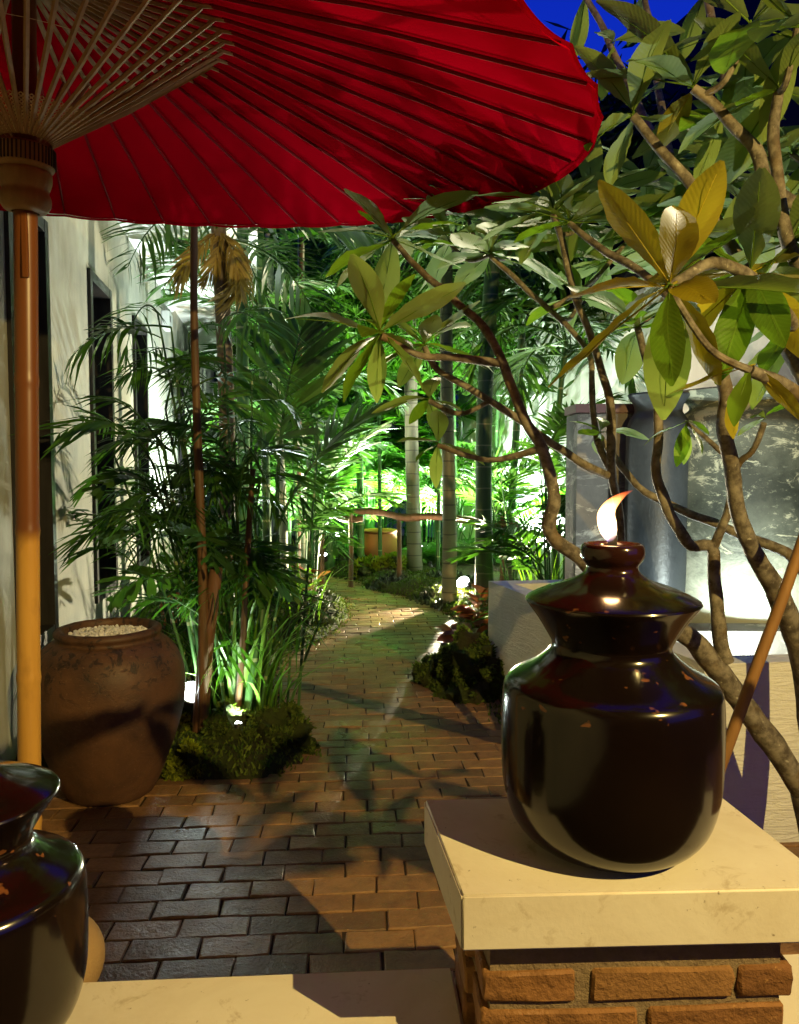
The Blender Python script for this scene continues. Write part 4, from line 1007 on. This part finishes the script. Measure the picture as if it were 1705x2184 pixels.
# long grass in the clump
def grass(base, n, L, label, seed, spread=0.16, mat='grass', w=0.011, group='tufts of long grass'):
    rr = random.Random(seed); b = Vector(base); t = thing('grass_tuft', b, label, 'grass', group)
    for k in range(n):
        a = rr.uniform(0,6.28); r0 = spread*sqrt(rr.random()); l = L*rr.uniform(.5,1.15); out = rr.uniform(.1,.75)
        p = b+Vector((r0*cos(a), r0*sin(a), 0)); m = MB(); a2 = a+rr.uniform(-.7,.7); d = Vector((cos(a2),sin(a2),0)); s = Vector((-d.y,d.x,0))
        nn = 6
        for i in range(nn+1):
            q = i/nn; c = p + d*(out*l*q*q) + Vector((0,0,l*(q-0.55*out*q*q*q))); ww = w*(1-q**2.2)*(0.55+q) + 0.0008
            m.v += [c-s*ww, c+Vector((0,0,-.3*ww)), c+s*ww]
        for i in range(nn):
            for j in (0,1): m.f.append((i*3+j, i*3+j+1, i*3+j+4, i*3+j+3))
        m.build('blade', M[mat], t, True)
    return t
grass((pb[0]+.06, pb[1]+.02, 0.02), 52, 1.15, 'long bright grass blades among the stems of the palm clump', 31, 0.15)
grass((pb[0]+.20, pb[1]-.02, 0.02), 14, 0.75, 'grass blades leaning over the bricks right of the palm clump', 32, 0.10)
grass((pb[0]-.22, pb[1]+.15, 0.02), 26, 0.9, 'grass blades behind the floodlight and the brown pot', 33, 0.14)
grass((P(640,1330,7.2).x, 7.2, 0.02), 26, 0.8, 'grass tuft at the left edge of the path bend', 34, 0.2)
grass((P(1140,1240,7.9).x, 7.6, 0.02), 26, 0.9, 'grass tuft left of the brown pillar', 35, 0.2)

# poles by the clump
def polyline_obj(name, vpts, Y, ws, mat, label, cat, n=12, sub=4, group=None):
    pts = [P(x, y, Y[i] if isinstance(Y,(list,tuple)) else Y) for i, (x, y) in enumerate(vpts)]
    pts = spline(pts, sub); b = pts[0] if pts[0].z < pts[-1].z else pts[-1]
    mb = MB(); mb.tube(pts, lerpw(ws, len(pts)), n); o = mb.build(name, M[mat], smooth=True, origin=b); tag(o, label, cat, group); return o
polyline_obj('bamboo_stake', [(433,1618),(434,1300),(426,1050),(419,850),(414,650),(415,440)], [4.10,4.08,4.06,4.05,4.05,4.05], [0.030,0.027,0.024,0.021,0.0195,0.019], 'darkpole', 'tall thin brown pole standing in the palm clump', 'pole')
polyline_obj('cut_log', [(424,1605),(438,1400),(451,1290),(462,1212)], [4.13,4.12,4.1,4.08], [0.045,0.042,0.040,0.034], 'post', 'leaning brown log post with cut top beside the floodlight', 'post')
polyline_obj('bamboo_stake', [(560,1300),(545,1400),(522,1540)][::-1], [4.2,4.25,4.3], [0.026,0.023,0.020], 'bamboo_green', 'short dark green stake leaning right in the grass', 'pole')
polyline_obj('bamboo_stake', [(505,1540),(518,1380),(528,1180),(540,1000)], [4.2,4.2,4.2,4.2], [0.02,0.018,0.017,0.015], 'darkpole', 'dark slim stem between grass blades right of the log post', 'pole')
# tree support stake on the right
polyline_obj('support_stake', [(1332,2208),(1535,1640),(1600,1460),(1660,1300),(1735,1090)], [2.0,2.0,2.0,2.0,2.0], [0.0155,0.0155,0.015,0.0145], 'stake', 'slanting brown wooden stake right of the burning jar', 'stake')

# ================================================================== MOSS, ROCKS, LOW PLANTS
def moss_lump(c, sx, sy, sz, label, seed, mat='moss', nb=2600, bl=0.022, name='mossy_rock', cat='rock', group='mossy rocks'):
    c = Vector(c); bm = bmesh.new(); bmesh.ops.create_icosphere(bm, subdivisions=4, radius=1)
    t = thing(name, c, label, cat, group); m = MB(); pts = []
    for v in bm.verts:
        k = 1+0.55*noise.fractal(v.co*2.1+Vector((seed*3.1,0,0)), 1.0, 2.0, 5)
        v.co = Vector((v.co.x*sx*k, v.co.y*sy*k, max(-0.05, v.co.z*sz*k)))
    bm.normal_update(); bm.verts.index_update()
    m.v = [v.co+c for v in bm.verts]; m.f = [tuple(v.index for v in f.verts) for f in bm.faces]; m.build('rock', M['soil'], t, True)
    rr = random.Random(seed); b = MB(); fs = [f for f in bm.faces if f.calc_center_median().z > 0.0]
    wts = [f.calc_area() for f in fs]
    for f in rr.choices(fs, wts, k=nb):
        p = f.calc_center_median(); vs = [v.co for v in f.verts]; u, w = rr.random(), rr.random()
        if u+w > 1: u, w = 1-u, 1-w
        p = vs[0]+(vs[1]-vs[0])*u+(vs[2]-vs[0])*w
        if noise.noise(p*9+Vector((seed,0,0))) < -0.06: continue
        n = (f.normal + Vector([rr.uniform(-.7,.7) for _ in range(3)])).normalized(); l = bl*rr.uniform(.5,1.4)
        s = n.cross(Vector([rr.uniform(-1,1) for _ in range(3)])).normalized()*l*0.28
        b.quad(p+c-s, p+c+s, p+c+n*l+s*.5, p+c+n*l*1.1-s*.3)
    bm.free(); o = b.build('moss', M[mat], t); o['kind'] = 'stuff'; return t
def gl(vx, vy, Y=None): p = G(vx, vy); return Vector((p.x, p.y, 0.0))
moss_lump(gl(470,1615)+Vector((0,.12,0)), 0.15, 0.13, 0.21, 'dark moss covered rock at the foot of the palm clump', 1, nb=4200)
moss_lump(gl(575,1615)+Vector((0,.16,0)), 0.23, 0.15, 0.17, 'broad mossy rock reaching onto the bricks right of the palm clump', 2, nb=5200)
moss_lump(gl(392,1655)+Vector((0,.05,0)), 0.095, 0.085, 0.13, 'bright yellow-green moss cushion beside the brown pot', 3, 'moss_y', 4200, 0.024, 'moss_cushion', 'moss', 'moss cushions')
moss_lump(gl(385,1600)+Vector((0,.05,0)), 0.07, 0.07, 0.14, 'small yellow-green moss cushion below the floodlight', 4, 'moss_y', 1800, 0.02, 'moss_cushion', 'moss', 'moss cushions')
moss_lump(gl(428,1628)+Vector((0,.02,0)), 0.075, 0.06, 0.10, 'little moss cushion in front of the log post', 9, 'moss', 2000, 0.02, 'moss_cushion', 'moss', 'moss cushions')
moss_lump(gl(1010,1500)+Vector((0.02,.30,0)), 0.27, 0.30, 0.36, 'green mossy mound in front of the planter corner', 5, 'moss', 9000, 0.026, 'moss_mound', 'moss', 'moss cushions')
moss_lump(gl(950,1470)+Vector((0,.20,0)), 0.18, 0.22, 0.2, 'low mossy mound at the right path edge', 6, 'moss', 5000, 0.024, 'moss_mound', 'moss', 'moss cushions')
moss_lump(gl(812,1240)+Vector((0,.35,0)), 0.36, 0.3, 0.27, 'fern-green mossy hump at the end of the path', 7, 'moss_y', 5200, 0.05, 'moss_mound', 'moss', 'moss cushions')
moss_lump(gl(690,1345)+Vector((-.28,.3,0)), 0.30, 0.5, 0.22, 'dark planted hump on the left of the path bend', 8, 'cover', 3500, 0.05, 'moss_mound', 'moss', 'moss cushions')
# moss carpet along the path edges
rr = random.Random(77); b = MB(); dk = MB()
def bed_z(x, y):
    d = poly_dist(x, y, PATH); return min(0.13, 0.02+d*0.35) + noise.fractal(Vector((x*2.3,y*2.3,1)),1.0,2.0,4)*0.05*min(1,d*5), d
cnt = 0
while cnt < 30000:
    x = rr.uniform(-2.6, 2.2); y = 3.6 + 8.5*rr.random()**1.3
    ins = poly_in(x, y, PATH); z, d = bed_z(x, y)
    if ins:
        if d > 0.09*rr.random() or y < 3.75: continue
        z = 0.004; d = 0
    if d > 1.1: continue
    cnt += 1
    near = noise.noise(Vector((x*1.7, y*1.7, 5))) + 0.35 - d*0.5 > 0
    m_ = b if near else dk; l = (0.022 if near else 0.05)*rr.uniform(.6,1.4)
    n = Vector((rr.uniform(-.8,.8), rr.uniform(-.8,.8), 1)).normalized(); s = n.cross(Vector((rr.uniform(-1,1),rr.uniform(-1,1),.1))).normalized()*l*0.3
    p = Vector((x, y, z-0.003)); m_.quad(p-s, p+s, p+n*l+s*.6, p+n*l*1.1-s*.4)
o = b.build('moss_carpet', M['moss']); o['kind'] = 'stuff'; o['label'] = 'green moss carpet edging the brick path'
o = dk.build('ground_cover', M['cover']); o['kind'] = 'stuff'; o['label'] = 'dark leafy ground cover in the planted beds'

def rosette_plant(name, base, n, L, mats, label, cat, seed, elr=(.1,.9), W=0.4, h=0.15, group=None):
    rr = random.Random(seed); b = Vector(base); t = thing(name, b, label, cat, group)
    ms = sum([leaf_set(M[m], seed+5*i, 3, W=W, curl=.35) for i, m in enumerate(mats)], [])
    for k in range(n):
        a = rr.uniform(0,6.28); e = b+Vector((0,0,h*rr.uniform(.3,1)))+Vector((cos(a),sin(a),0))*rr.uniform(0.02,.5)*L
        mb = MB(); mb.tube([b, e], [0.004,0.003], 4); mb.build('stalk', M['post'], t)
        inst(rr.choice(ms), 'leaf', mat_dir(e, rr.uniform(0,6.28), rr.uniform(*elr), L*rr.uniform(.7,1.2), rr.uniform(-.5,.5)), t)
    return t
q = gl(975,1405); rosette_plant('brown_leaf_plant', q+Vector((.05,.1,.0)), 22, 0.25, ['brownleaf'], 'low plant with curled reddish brown leaves by the moss mound', 'plant', 41, W=.6, h=.16)
q = gl(1030,1345); rosette_plant('brown_leaf_plant', q+Vector((-.05,.0,.0)), 18, 0.24, ['brownleaf'], 'reddish brown leafed plant against the planter corner', 'plant', 42, W=.6, h=.3)
q = gl(690,1300); rosette_plant('red_leaf_plant', q+Vector((-.15,.1,.1)), 26, 0.17, ['redleaf','grass'], 'bushy plant with red and green leaves at the left path bend', 'plant', 43, W=.6, h=.3)
q = gl(650,1330); rosette_plant('red_leaf_plant', q+Vector((-.1,.1,.1)), 20, 0.16, ['redleaf','fern'], 'small red veined plant behind the mossy bed', 'plant', 44, W=.6, h=.25)
def fern(base, n, L, label, seed):
    rr = random.Random(seed); t = thing('fern', base, label, 'fern', 'ferns by the path')
    for k in range(n): inst(rr.choice(FSET['fern']), 'frond', mat_dir(Vector(base), 6.28*k/n+rr.uniform(-.3,.3), rr.uniform(.4,1.1), L*rr.uniform(.7,1.1)), t)
fern(gl(760,1205)+Vector((0,0,.1)), 14, 0.55, 'green fern left of the fern-green mossy hump', 51)
fern(gl(925,1225)+Vector((0,.2,.1)), 18, 0.6, 'feathery green fern between two palm trunks', 52)
fern(gl(995,1230)+Vector((0.1,.3,.1)), 16, 0.6, 'yellow-green fern behind the floodlight', 53)
fern(gl(350,1345)+Vector((0,.1,.05)), 12, 0.4, 'dark fern at the foot of the left wall', 54)
# terracotta pots
tp = Vector((P(811,1165,11.9).x, 11.7, 0.0)); 
mb = MB(); mb.lathe(smooth_prof([(0.19,0),(0.24,0.05),(0.275,0.2),(0.28,0.36),(0.255,0.5),(0.25,0.53),(0.275,0.55),(0.27,0.575),(0.24,0.57),(0.235,0.5)],4), tp, 40); o = mb.build('terracotta_pot', M['terracotta'], smooth=True, origin=tp); tag(o, 'barrel-shaped terracotta pot behind the rail fence', 'pot', 'terracotta pots')
tp = Vector((P(385,1290,6.9).x, 6.9, 0.05))
mb = MB(); mb.lathe(smooth_prof([(0.10,0),(0.13,0.03),(0.165,0.14),(0.18,0.28),(0.175,0.36),(0.16,0.40),(0.165,0.43),(0.18,0.45),(0.165,0.46),(0.15,0.44)],4), tp, 40); o = mb.build('terracotta_pot', M['terracotta'], smooth=True, origin=tp); tag(o, 'round terracotta pot by the left wall behind palm leaves', 'pot', 'terracotta pots')
rosette_plant('potted_plant', tp+Vector((0,0,.42)), 22, 0.26, ['palm_lit','palm'], 'leafy green plant growing in the pot by the left wall', 'plant', 45, W=.45, h=.45)
# rustic rail fence
fe = thing('rail_fence', (P(850,1200,9.7).x, 9.7, 0), 'rustic wooden rail fence crossing the garden behind the path', 'fence')
posts = [(686,9.9),(748,9.8),(851,9.7),(1072,9.2)]
for vx, Y in posts:
    x = P(vx,1150,Y).x; mb = MB(); mb.tube([Vector((x,Y,0)), Vector((x+.01,Y,.45)), Vector((x,Y,0.95))], [0.035,0.03,0.03], 9); mb.build('post', M['post'], fe, True)
for (a, b_, z) in (((640,9.95),(775,9.8),0.92),((755,9.78),(905,9.6),0.95),((880,9.6),(1105,9.15),0.90)):
    pa = Vector((P(a[0],1100,a[1]).x,a[1],z+.02)); pb_ = Vector((P(b_[0],1100,b_[1]).x,b_[1],z-.05)); mb = MB()
    mb.tube(spline([pa, pa.lerp(pb_,.35)+Vector((0,0,.02)), pa.lerp(pb_,.7)+Vector((0,0,-.02)), pb_],4), lerpw([.034,.048,.040,.05,.034],13), 9); mb.build('rail', M['post'], fe, True)

# far bamboo grove
def grove(name, c, ext, h0, h1, n, nc, label, seed, mat='palm', lsz=0.2, ncl=70, cr=(.25,.6)):
    rr = random.Random(seed); t = thing(name, (c[0],c[1],0), label, 'bamboo', 'bamboo groves at the back')
    for k in range(nc):
        x = c[0]+rr.uniform(-1,1)*ext[0]; y = c[1]+rr.uniform(-1,1)*ext[1]; mb = MB(); ln = rr.uniform(-.3,.3); hh = rr.uniform(.7,1)*h1
        mb.tube(spline([Vector((x,y,0)), Vector((x+ln*.4,y,hh*.6)), Vector((x+ln*1.6,y-.2,hh))],4), lerpw([.03,.025,.01],9), 7); mb.build('culm', M['bamboo_green' if rr.random() < .7 else 'pale_culm'], t, True)
    b = MB()
    cl = [(Vector((c[0]+rr.uniform(-1,1)*ext[0]*1.1, c[1]+rr.uniform(-1,1)*ext[1], rr.uniform(h0,h1))), rr.uniform(*cr)) for _ in range(ncl)]
    for k in range(n):
        cc, rad = rr.choice(cl); p = cc + Vector((rr.gauss(0,.5),rr.gauss(0,.5),rr.gauss(0,.4)))*rad
        if p.z < 0.25: continue
        d = Vector((rr.uniform(-1,1),rr.uniform(-1,1),rr.uniform(-1.1,.3))).normalized(); l = lsz*rr.uniform(.6,1.3)
        s = d.cross(Vector((rr.uniform(-1,1),rr.uniform(-1,1),rr.uniform(-1,1)))).normalized()*l*.075
        b.quad(p, p+d*l*.4+s, p+d*l, p+d*l*.4-s)
    o = b.build('foliage', M[mat], t); o['kind'] = 'stuff'
grove('bamboo_grove', (-0.3,14.6), (1.5,.5), 0.8, 5.4, 9000, 16, 'dense bamboo grove behind the terracotta pot', 61, 'palm_lit')
grove('bamboo_grove', (-2.1,13.4), (.7,1.2), 1.6, 5.6, 5000, 8, 'bamboo grove at the far end of the left wall', 62, 'palm')
grove('bamboo_grove', (0.75,13.9), (.3,.6), 3.0, 5.4, 2500, 5, 'bamboo rising by the far end of the white wall', 63, 'palm')
grove('bamboo_grove', (-0.2,10.8), (1.6,.7), 3.0, 5.6, 13000, 5, 'overhead bamboo foliage arching above the path', 64, 'palm_lit', 0.24, 110)
grove('tree_foliage', (3.5,10.8), (1.35,1.0), 2.4, 6.2, 26000, 4, 'dark leafy trees in front of the neighbour roof', 68, 'palm_dark', 0.40, 260, (.5,1.0))
grove('tree_foliage', (4.6,3.0), (0.9,2.0), 0.9, 5.6, 22000, 5, 'unseen leafy mass added beyond the right edge to block sky', 69, 'palm_dark', 0.34, 260, (.4,.7))  # out of frame; added to keep sky reflections off the jar
grove('bamboo_grove', (2.0,10.6), (.6,1.0), 3.9, 5.2, 2000, 3, 'dark bamboo foliage in front of the neighbour roof', 65, 'palm_dark', 0.24)
grove('tree_hedge', (0.2,18.2), (6.5,.8), 0.8, 9.8, 36000, 10, 'dark mass of trees beyond the back wall', 67, 'palm', 0.6, 420, (.6,1.1))

# ================================================================== FRANGIPANI TREE
fr = thing('frangipani_tree', P(1745,1800,2.5)*1.0 - Vector((0,0,P(1745,1800,2.5).z)), 'spreading frangipani tree with big glossy leaves on the right', 'tree')
BRN = []
def branch(vp, Ys, ws, name='branch'):
    pts = [P(x, y, Ys[i] if isinstance(Ys,(list,tuple)) else Ys) for i, (x, y) in enumerate(vp)]
    pts = spline(pts, 5); n = len(pts); ww = lerpw(ws, n)
    pts = [p+Vector((noise.noise(p*9),noise.noise(p*9+Vector((5,5,5))),noise.noise(p*9-Vector((5,5,5)))))*0.007 for p in pts]
    ww = [w*(1+.10*noise.noise(p*22)) for w, p in zip(ww, pts)]
    mb = MB(); mb.tube(pts, ww, 10); mb.build(name, M['bark'], fr, True)
    BRN.extend(zip(pts, ww))
base = P(1745,1800,2.5); root = Vector((base.x, 2.5, -0.05))
mb = MB(); tp_ = P(1720,1690,2.5); pts = spline([root, root.lerp(tp_,.6)+Vector((.03,0,0)), tp_],4); mb.tube(pts, lerpw([.075,.055,.05],len(pts)), 14); mb.build('trunk', M['bark'], fr, True)
branch([(1745,1800),(1800,1450),(1815,1050),(1800,640),(1770,300),(1760,60)], [2.5,2.45,2.35,2.2,2.05,2.0], [.05,.042,.034,.028,.020,.013])
branch([(1722,1700),(1650,1590),(1560,1470),(1500,1390),(1440,1340),(1340,1275),(1240,1195),(1172,1130),(1184,1060),(1157,958),(1122,903),(1097,833),(1067,763),(1027,693),(977,648),(902,578),(840,515)],
       [2.5,2.48,2.46,2.44,2.42,2.38,2.32,2.28,2.26,2.26,2.26,2.28,2.3,2.35,2.4,2.5,2.6], [.040,.037,.034,.027,.022,.019,.0165,.0145,.013,.012,.010])
branch([(1067,772),(1000,765),(910,760),(850,738),(812,718)], [2.3,2.28,2.24,2.2,2.18], [.014,.012,.010,.009,.011])
branch([(1297,1013),(1240,985),(1180,945),(1100,890),(1010,830),(935,790),(905,740)], [2.6,2.55,2.5,2.45,2.4,2.4,2.4], [.014,.013,.012,.010,.009])
branch([(1281,931),(1361,1036),(1455,1089),(1526,1117),(1610,1151),(1690,1190),(1740,1260),(1800,1440)][::-1], [2.45,2.55,2.6,2.62,2.64,2.66,2.68,2.7], [.026,.020,.018,.016,.013,.011])
branch([(1548,1412),(1535,1353),(1526,1260),(1518,1171),(1473,1164),(1445,1120),(1420,1073),(1402,1011),(1405,918),(1403,845),(1380,780),(1360,700)], [2.45,2.45,2.46,2.46,2.45,2.44,2.44,2.44,2.45,2.46,2.5,2.55], [.026,.022,.019,.018,.017,.015,.013,.011])
branch([(1520,1171),(1536,1130),(1557,1074),(1573,996),(1605,960),(1632,900)], [2.46,2.44,2.42,2.4,2.35,2.3], [.017,.014,.012,.010,.009])
branch([(1745,1800),(1748,1690),(1735,1560),(1710,1400),(1672,1291),(1641,1235),(1601,1161),(1579,1105),(1563,1011),(1545,920),(1550,840),(1535,760),(1560,660),(1600,590)], [2.5,2.5,2.45,2.38,2.3,2.26,2.2,2.18,2.15,2.1,2.05,2.0,1.9,1.85], [.046,.043,.040,.034,.030,.024,.022,.021,.019,.018,.016,.015])
branch([(1327,1170),(1318,1090),(1305,1008),(1302,883),(1285,800),(1268,730),(1230,640),(1200,520),(1182,460)], [2.75,2.72,2.65,2.6,2.6,2.6,2.58,2.55,2.5], [.014,.015,.016,.013,.012,.011,.010])
branch([(1442,1341),(1385,1290),(1327,1170)], [2.43,2.6,2.75], [.018,.016,.014])
branch([(1305,1008),(1270,920),(1262,820),(1250,740),(1170,660),(1095,590),(1045,545)], [2.65,2.66,2.7,2.75,2.78,2.8,2.8], [.013,.011,.010,.010,.009])
branch([(1530,800),(1480,700),(1380,590),(1280,530),(1215,480)], [2.05,2.1,2.25,2.4,2.5], [.015,.013,.012,.010])
branch([(1814,1000),(1735,840),(1660,700),(1610,600),(1560,520),(1480,400),(1402,310),(1350,250)], [2.33,2.25,2.2,2.18,2.15,2.1,2.1,2.1], [.028,.026,.022,.019,.016,.013,.012])
branch([(1798,620),(1735,470),(1640,400),(1612,320),(1542,240),(1480,190)], [2.19,2.1,2.0,2.0,2.0,2.0], [.022,.020,.018,.014,.011])
branch([(1612,320),(1560,200),(1530,100),(1505,-20)], [2.3,2.35,2.4,2.45], [.018,.016,.013,.012])
branch([(1402,310),(1350,200),(1300,90),(1250,-10)], [2.4,2.5,2.6,2.7], [.014,.012,.011,.010])
branch([(1430,330),(1400,160),(1390,60),(1375,-20)], [2.6,2.7,2.8,2.8], [.014,.012,.011,.010])
branch([(1808,830),(1720,620),(1680,500),(1650,330),(1660,200)], [2.27,2.1,1.95,1.9,1.9], [.022,.020,.017,.014,.012])
branch([(1812,930),(1735,760),(1650,640),(1540,560),(1450,600),(1425,615)], [2.3,2.0,1.85,1.75,1.72,1.7], [.021,.018,.015,.012,.011])
branch([(1814,1080),(1735,900),(1680,830),(1600,790)], [2.35,1.9,1.75,1.7], [.021,.018,.016,.013])
branch([(1573,996),(1500,930),(1465,905)], [2.42,2.36,2.32], [.010,.008,.007])
rosettes = [ # vx, vy, Y, leaf length, count, elevation range, azimuth centre or None, yellow share
 (838,512,2.6,.28,8,(-.5,.8),None,0),(812,716,2.18,.215,8,(-1.0,1.25),None,.03),(905,738,2.4,.2,6,(-.3,.9),None,0),
 (1182,455,2.5,.25,9,(-.2,.9),None,0),(1045,543,2.8,.26,9,(-.2,.6),None,0),(1215,478,2.5,.25,8,(-.2,.7),None,0),(1110,500,2.9,.26,8,(-.1,.7),None,0),(960,520,3.0,.26,7,(-.1,.6),None,0),
 (1000,470,3.0,.25,7,(-.1,.5),None,0),(1260,430,2.7,.26,8,(-.2,.8),None,0),(1350,248,2.1,.23,9,(-.6,1.0),None,.1),(1428,615,1.7,.26,10,(-1.2,1.1),None,.75),(1600,590,1.85,.26,9,(-1.2,.8),None,.45),
 (1480,190,2.0,.24,9,(-.3,1.0),None,.08),(1505,-15,2.45,.26,2,(-.5,.8),None,0),(1250,-10,2.7,.2,2,(-.8,.6),None,0),(1310,95,2.55,.19,3,(-.8,.6),None,0),(1375,-15,2.8,.24,1,(-.8,.6),None,0),
 (1660,195,1.9,.25,10,(-.6,1.0),None,.05),(1700,60,1.8,.25,9,(-.7,.8),None,.05),(1600,60,1.9,.26,9,(-.7,.8),None,0),(1545,240,2.2,.25,8,(-.5,.8),None,0),(1690,330,2.2,.26,9,(-.5,.8),None,0),(1570,350,2.6,.26,9,(-.3,.8),None,0),
 (1640,470,2.5,.27,10,(-.4,.8),None,0),(1480,430,2.8,.27,9,(-.3,.7),None,0),(1380,380,2.9,.27,9,(-.3,.7),None,0),(1350,500,2.9,.27,9,(-.2,.6),None,0),(1300,560,3.0,.27,8,(-.2,.6),None,0),(1510,520,2.7,.27,9,(-.3,.6),None,0),
 (1690,520,2.0,.26,9,(-.5,.8),None,.05),(1240,640,2.9,.24,7,(-.3,.7),None,0),(1360,700,2.55,.22,6,(-.3,.8),None,0),(1465,905,2.32,.15,5,(-1.3,.1),None,0),(1600,790,1.7,.17,4,(-1.1,-.1),None,.9),(1281,925,2.6,.15,5,(-.4,.7),None,0),
 (1632,895,2.3,.13,3,(-.5,.8),None,.3),(935,950,2.4,.17,5,(-.9,.6),None,0),(915,855,2.45,.17,5,(-.9,.5),None,0),(1700,700,2.2,.25,8,(-.6,.6),None,.1),
]
rr = random.Random(5); allL = []
for (vx, vy, Y, L, n, er, az0, ye) in rosettes:
    c = P(vx, vy, Y)
    bp, bw = min(BRN, key=lambda q: (q[0]-c).length + (0.25 if q[0].z > c.z else 0))
    if (bp-c).length > 0.05:
        mid = bp.lerp(c, .5)+Vector((0,0,-.04)); pts = spline([bp, mid, c], 5); mb = MB(); mb.tube(pts, lerpw([max(.006,bw*.7), .008, .008], len(pts)), 8); mb.build('twig', M['bark'], fr, True)
    big = L > 0.19; n = n+3 if big and n > 2 and vy > 330 else (n-2 if n > 6 and vy < 330 else n)
    for k in range(n):
        az = k*2.4+rr.uniform(-.35,.35); f_ = (k+.5)/n; el = er[0]+(er[1]-er[0])*f_ + rr.uniform(-.2,.2)
        me = rr.choice(FRY if rr.random() < ye else FR); l = L*rr.uniform(.72,1.15)*(1.14 if big else 1)
        allL.append((l/Y, me, mat_dir(c+Vector((0,0,.012*f_)), az, el, l, rr.uniform(-.5,.5), rr.uniform(.85,1.15))))
# unseen leaves added overhead to block sky light and its reflections
over = []
for k in range(34):
    c = Vector((rr.uniform(0.3,3.2), rr.uniform(-0.6,2.0), rr.uniform(2.75,3.7)))
    if c.y > 0.1 and c.z < 1.9+0.85*c.y: c.z = 1.95+0.92*c.y+0.35
    for j in range(9): over.append((0, rr.choice(FR), mat_dir(c, j*2.4, rr.uniform(-.3,.6), rr.uniform(.22,.32), rr.uniform(-.4,.4))))
for k in range(40):
    c = Vector((rr.uniform(0.7,3.6), rr.uniform(2.2,5.2), 0)); c.z = 1.85+0.68*c.y+rr.uniform(0.1,.8)
    for j in range(9): over.append((0, rr.choice(FR), mat_dir(c, j*2.4, rr.uniform(-.2,.6), rr.uniform(.25,.38), rr.uniform(-.4,.4))))
K = Vector(KEY)
keep = [FL, FRC, BLc, BR, (FL+FRC)/2, (BLc+BR)/2, cen, Vector(JLOC)+Vector((0,0,.45)), Vector(JLOC)+Vector((-.15,0,.25)), (FL+FRC)/2-Vector((0,0,.2)), FL-Vector((0,0,.1)), FRC-Vector((0,0,.1)), Vector((1.3,3.05,.4)), Vector((1.3,3.05,.62)), Vector((1.5,3.1,.3)), Vector((1.28,3.05,.2))]
def clear(p):
    for q in keep:
        d = q-K; t = max(0, min(1, (p-K).dot(d)/d.dot(d)))
        if (K+d*t-p).length < 0.075: return False
    return True
for (tx, ty, tz, f_, n) in ((-.3,2.55,0,.22,6),(.10,2.85,0,.20,5),(-.65,2.85,0,.24,6),(-.1,3.25,0,.25,5),(-1.25,3.5,.35,.21,5),(.15,3.7,0,.24,5),(-.6,3.4,0,.2,5)):  # unseen leaves put before the key lamp to dapple the path
    c = K.lerp(Vector((tx,ty,tz)), f_)
    for j in range(n):
        l = rr.uniform(.12,.18); m4 = mat_dir(c, j*2.4+rr.uniform(-.4,.4), rr.uniform(-.5,.7), l, rr.uniform(-.4,.4))
        if all(clear(m4 @ Vector((0,y,0))) for y in (0.1,.5,1.0)): over.append((0, rr.choice(FR), m4))
allL.sort(key=lambda q: -q[0])
for _, me, m4 in allL[:298]: inst(me, 'leaf', m4, fr)
b = MB()
for _, me, m4 in allL[298:]+over:
    i0 = len(b.v); b.v += [m4 @ v.co for v in me.vertices]; b.f += [tuple(i0+q for q in p.vertices) for p in me.polygons]
o = b.build('small_and_shading_leaves', M['frangi'], fr, True); o['kind'] = 'stuff'
print('leaves', len(allL), 'objects', len(bpy.data.objects))
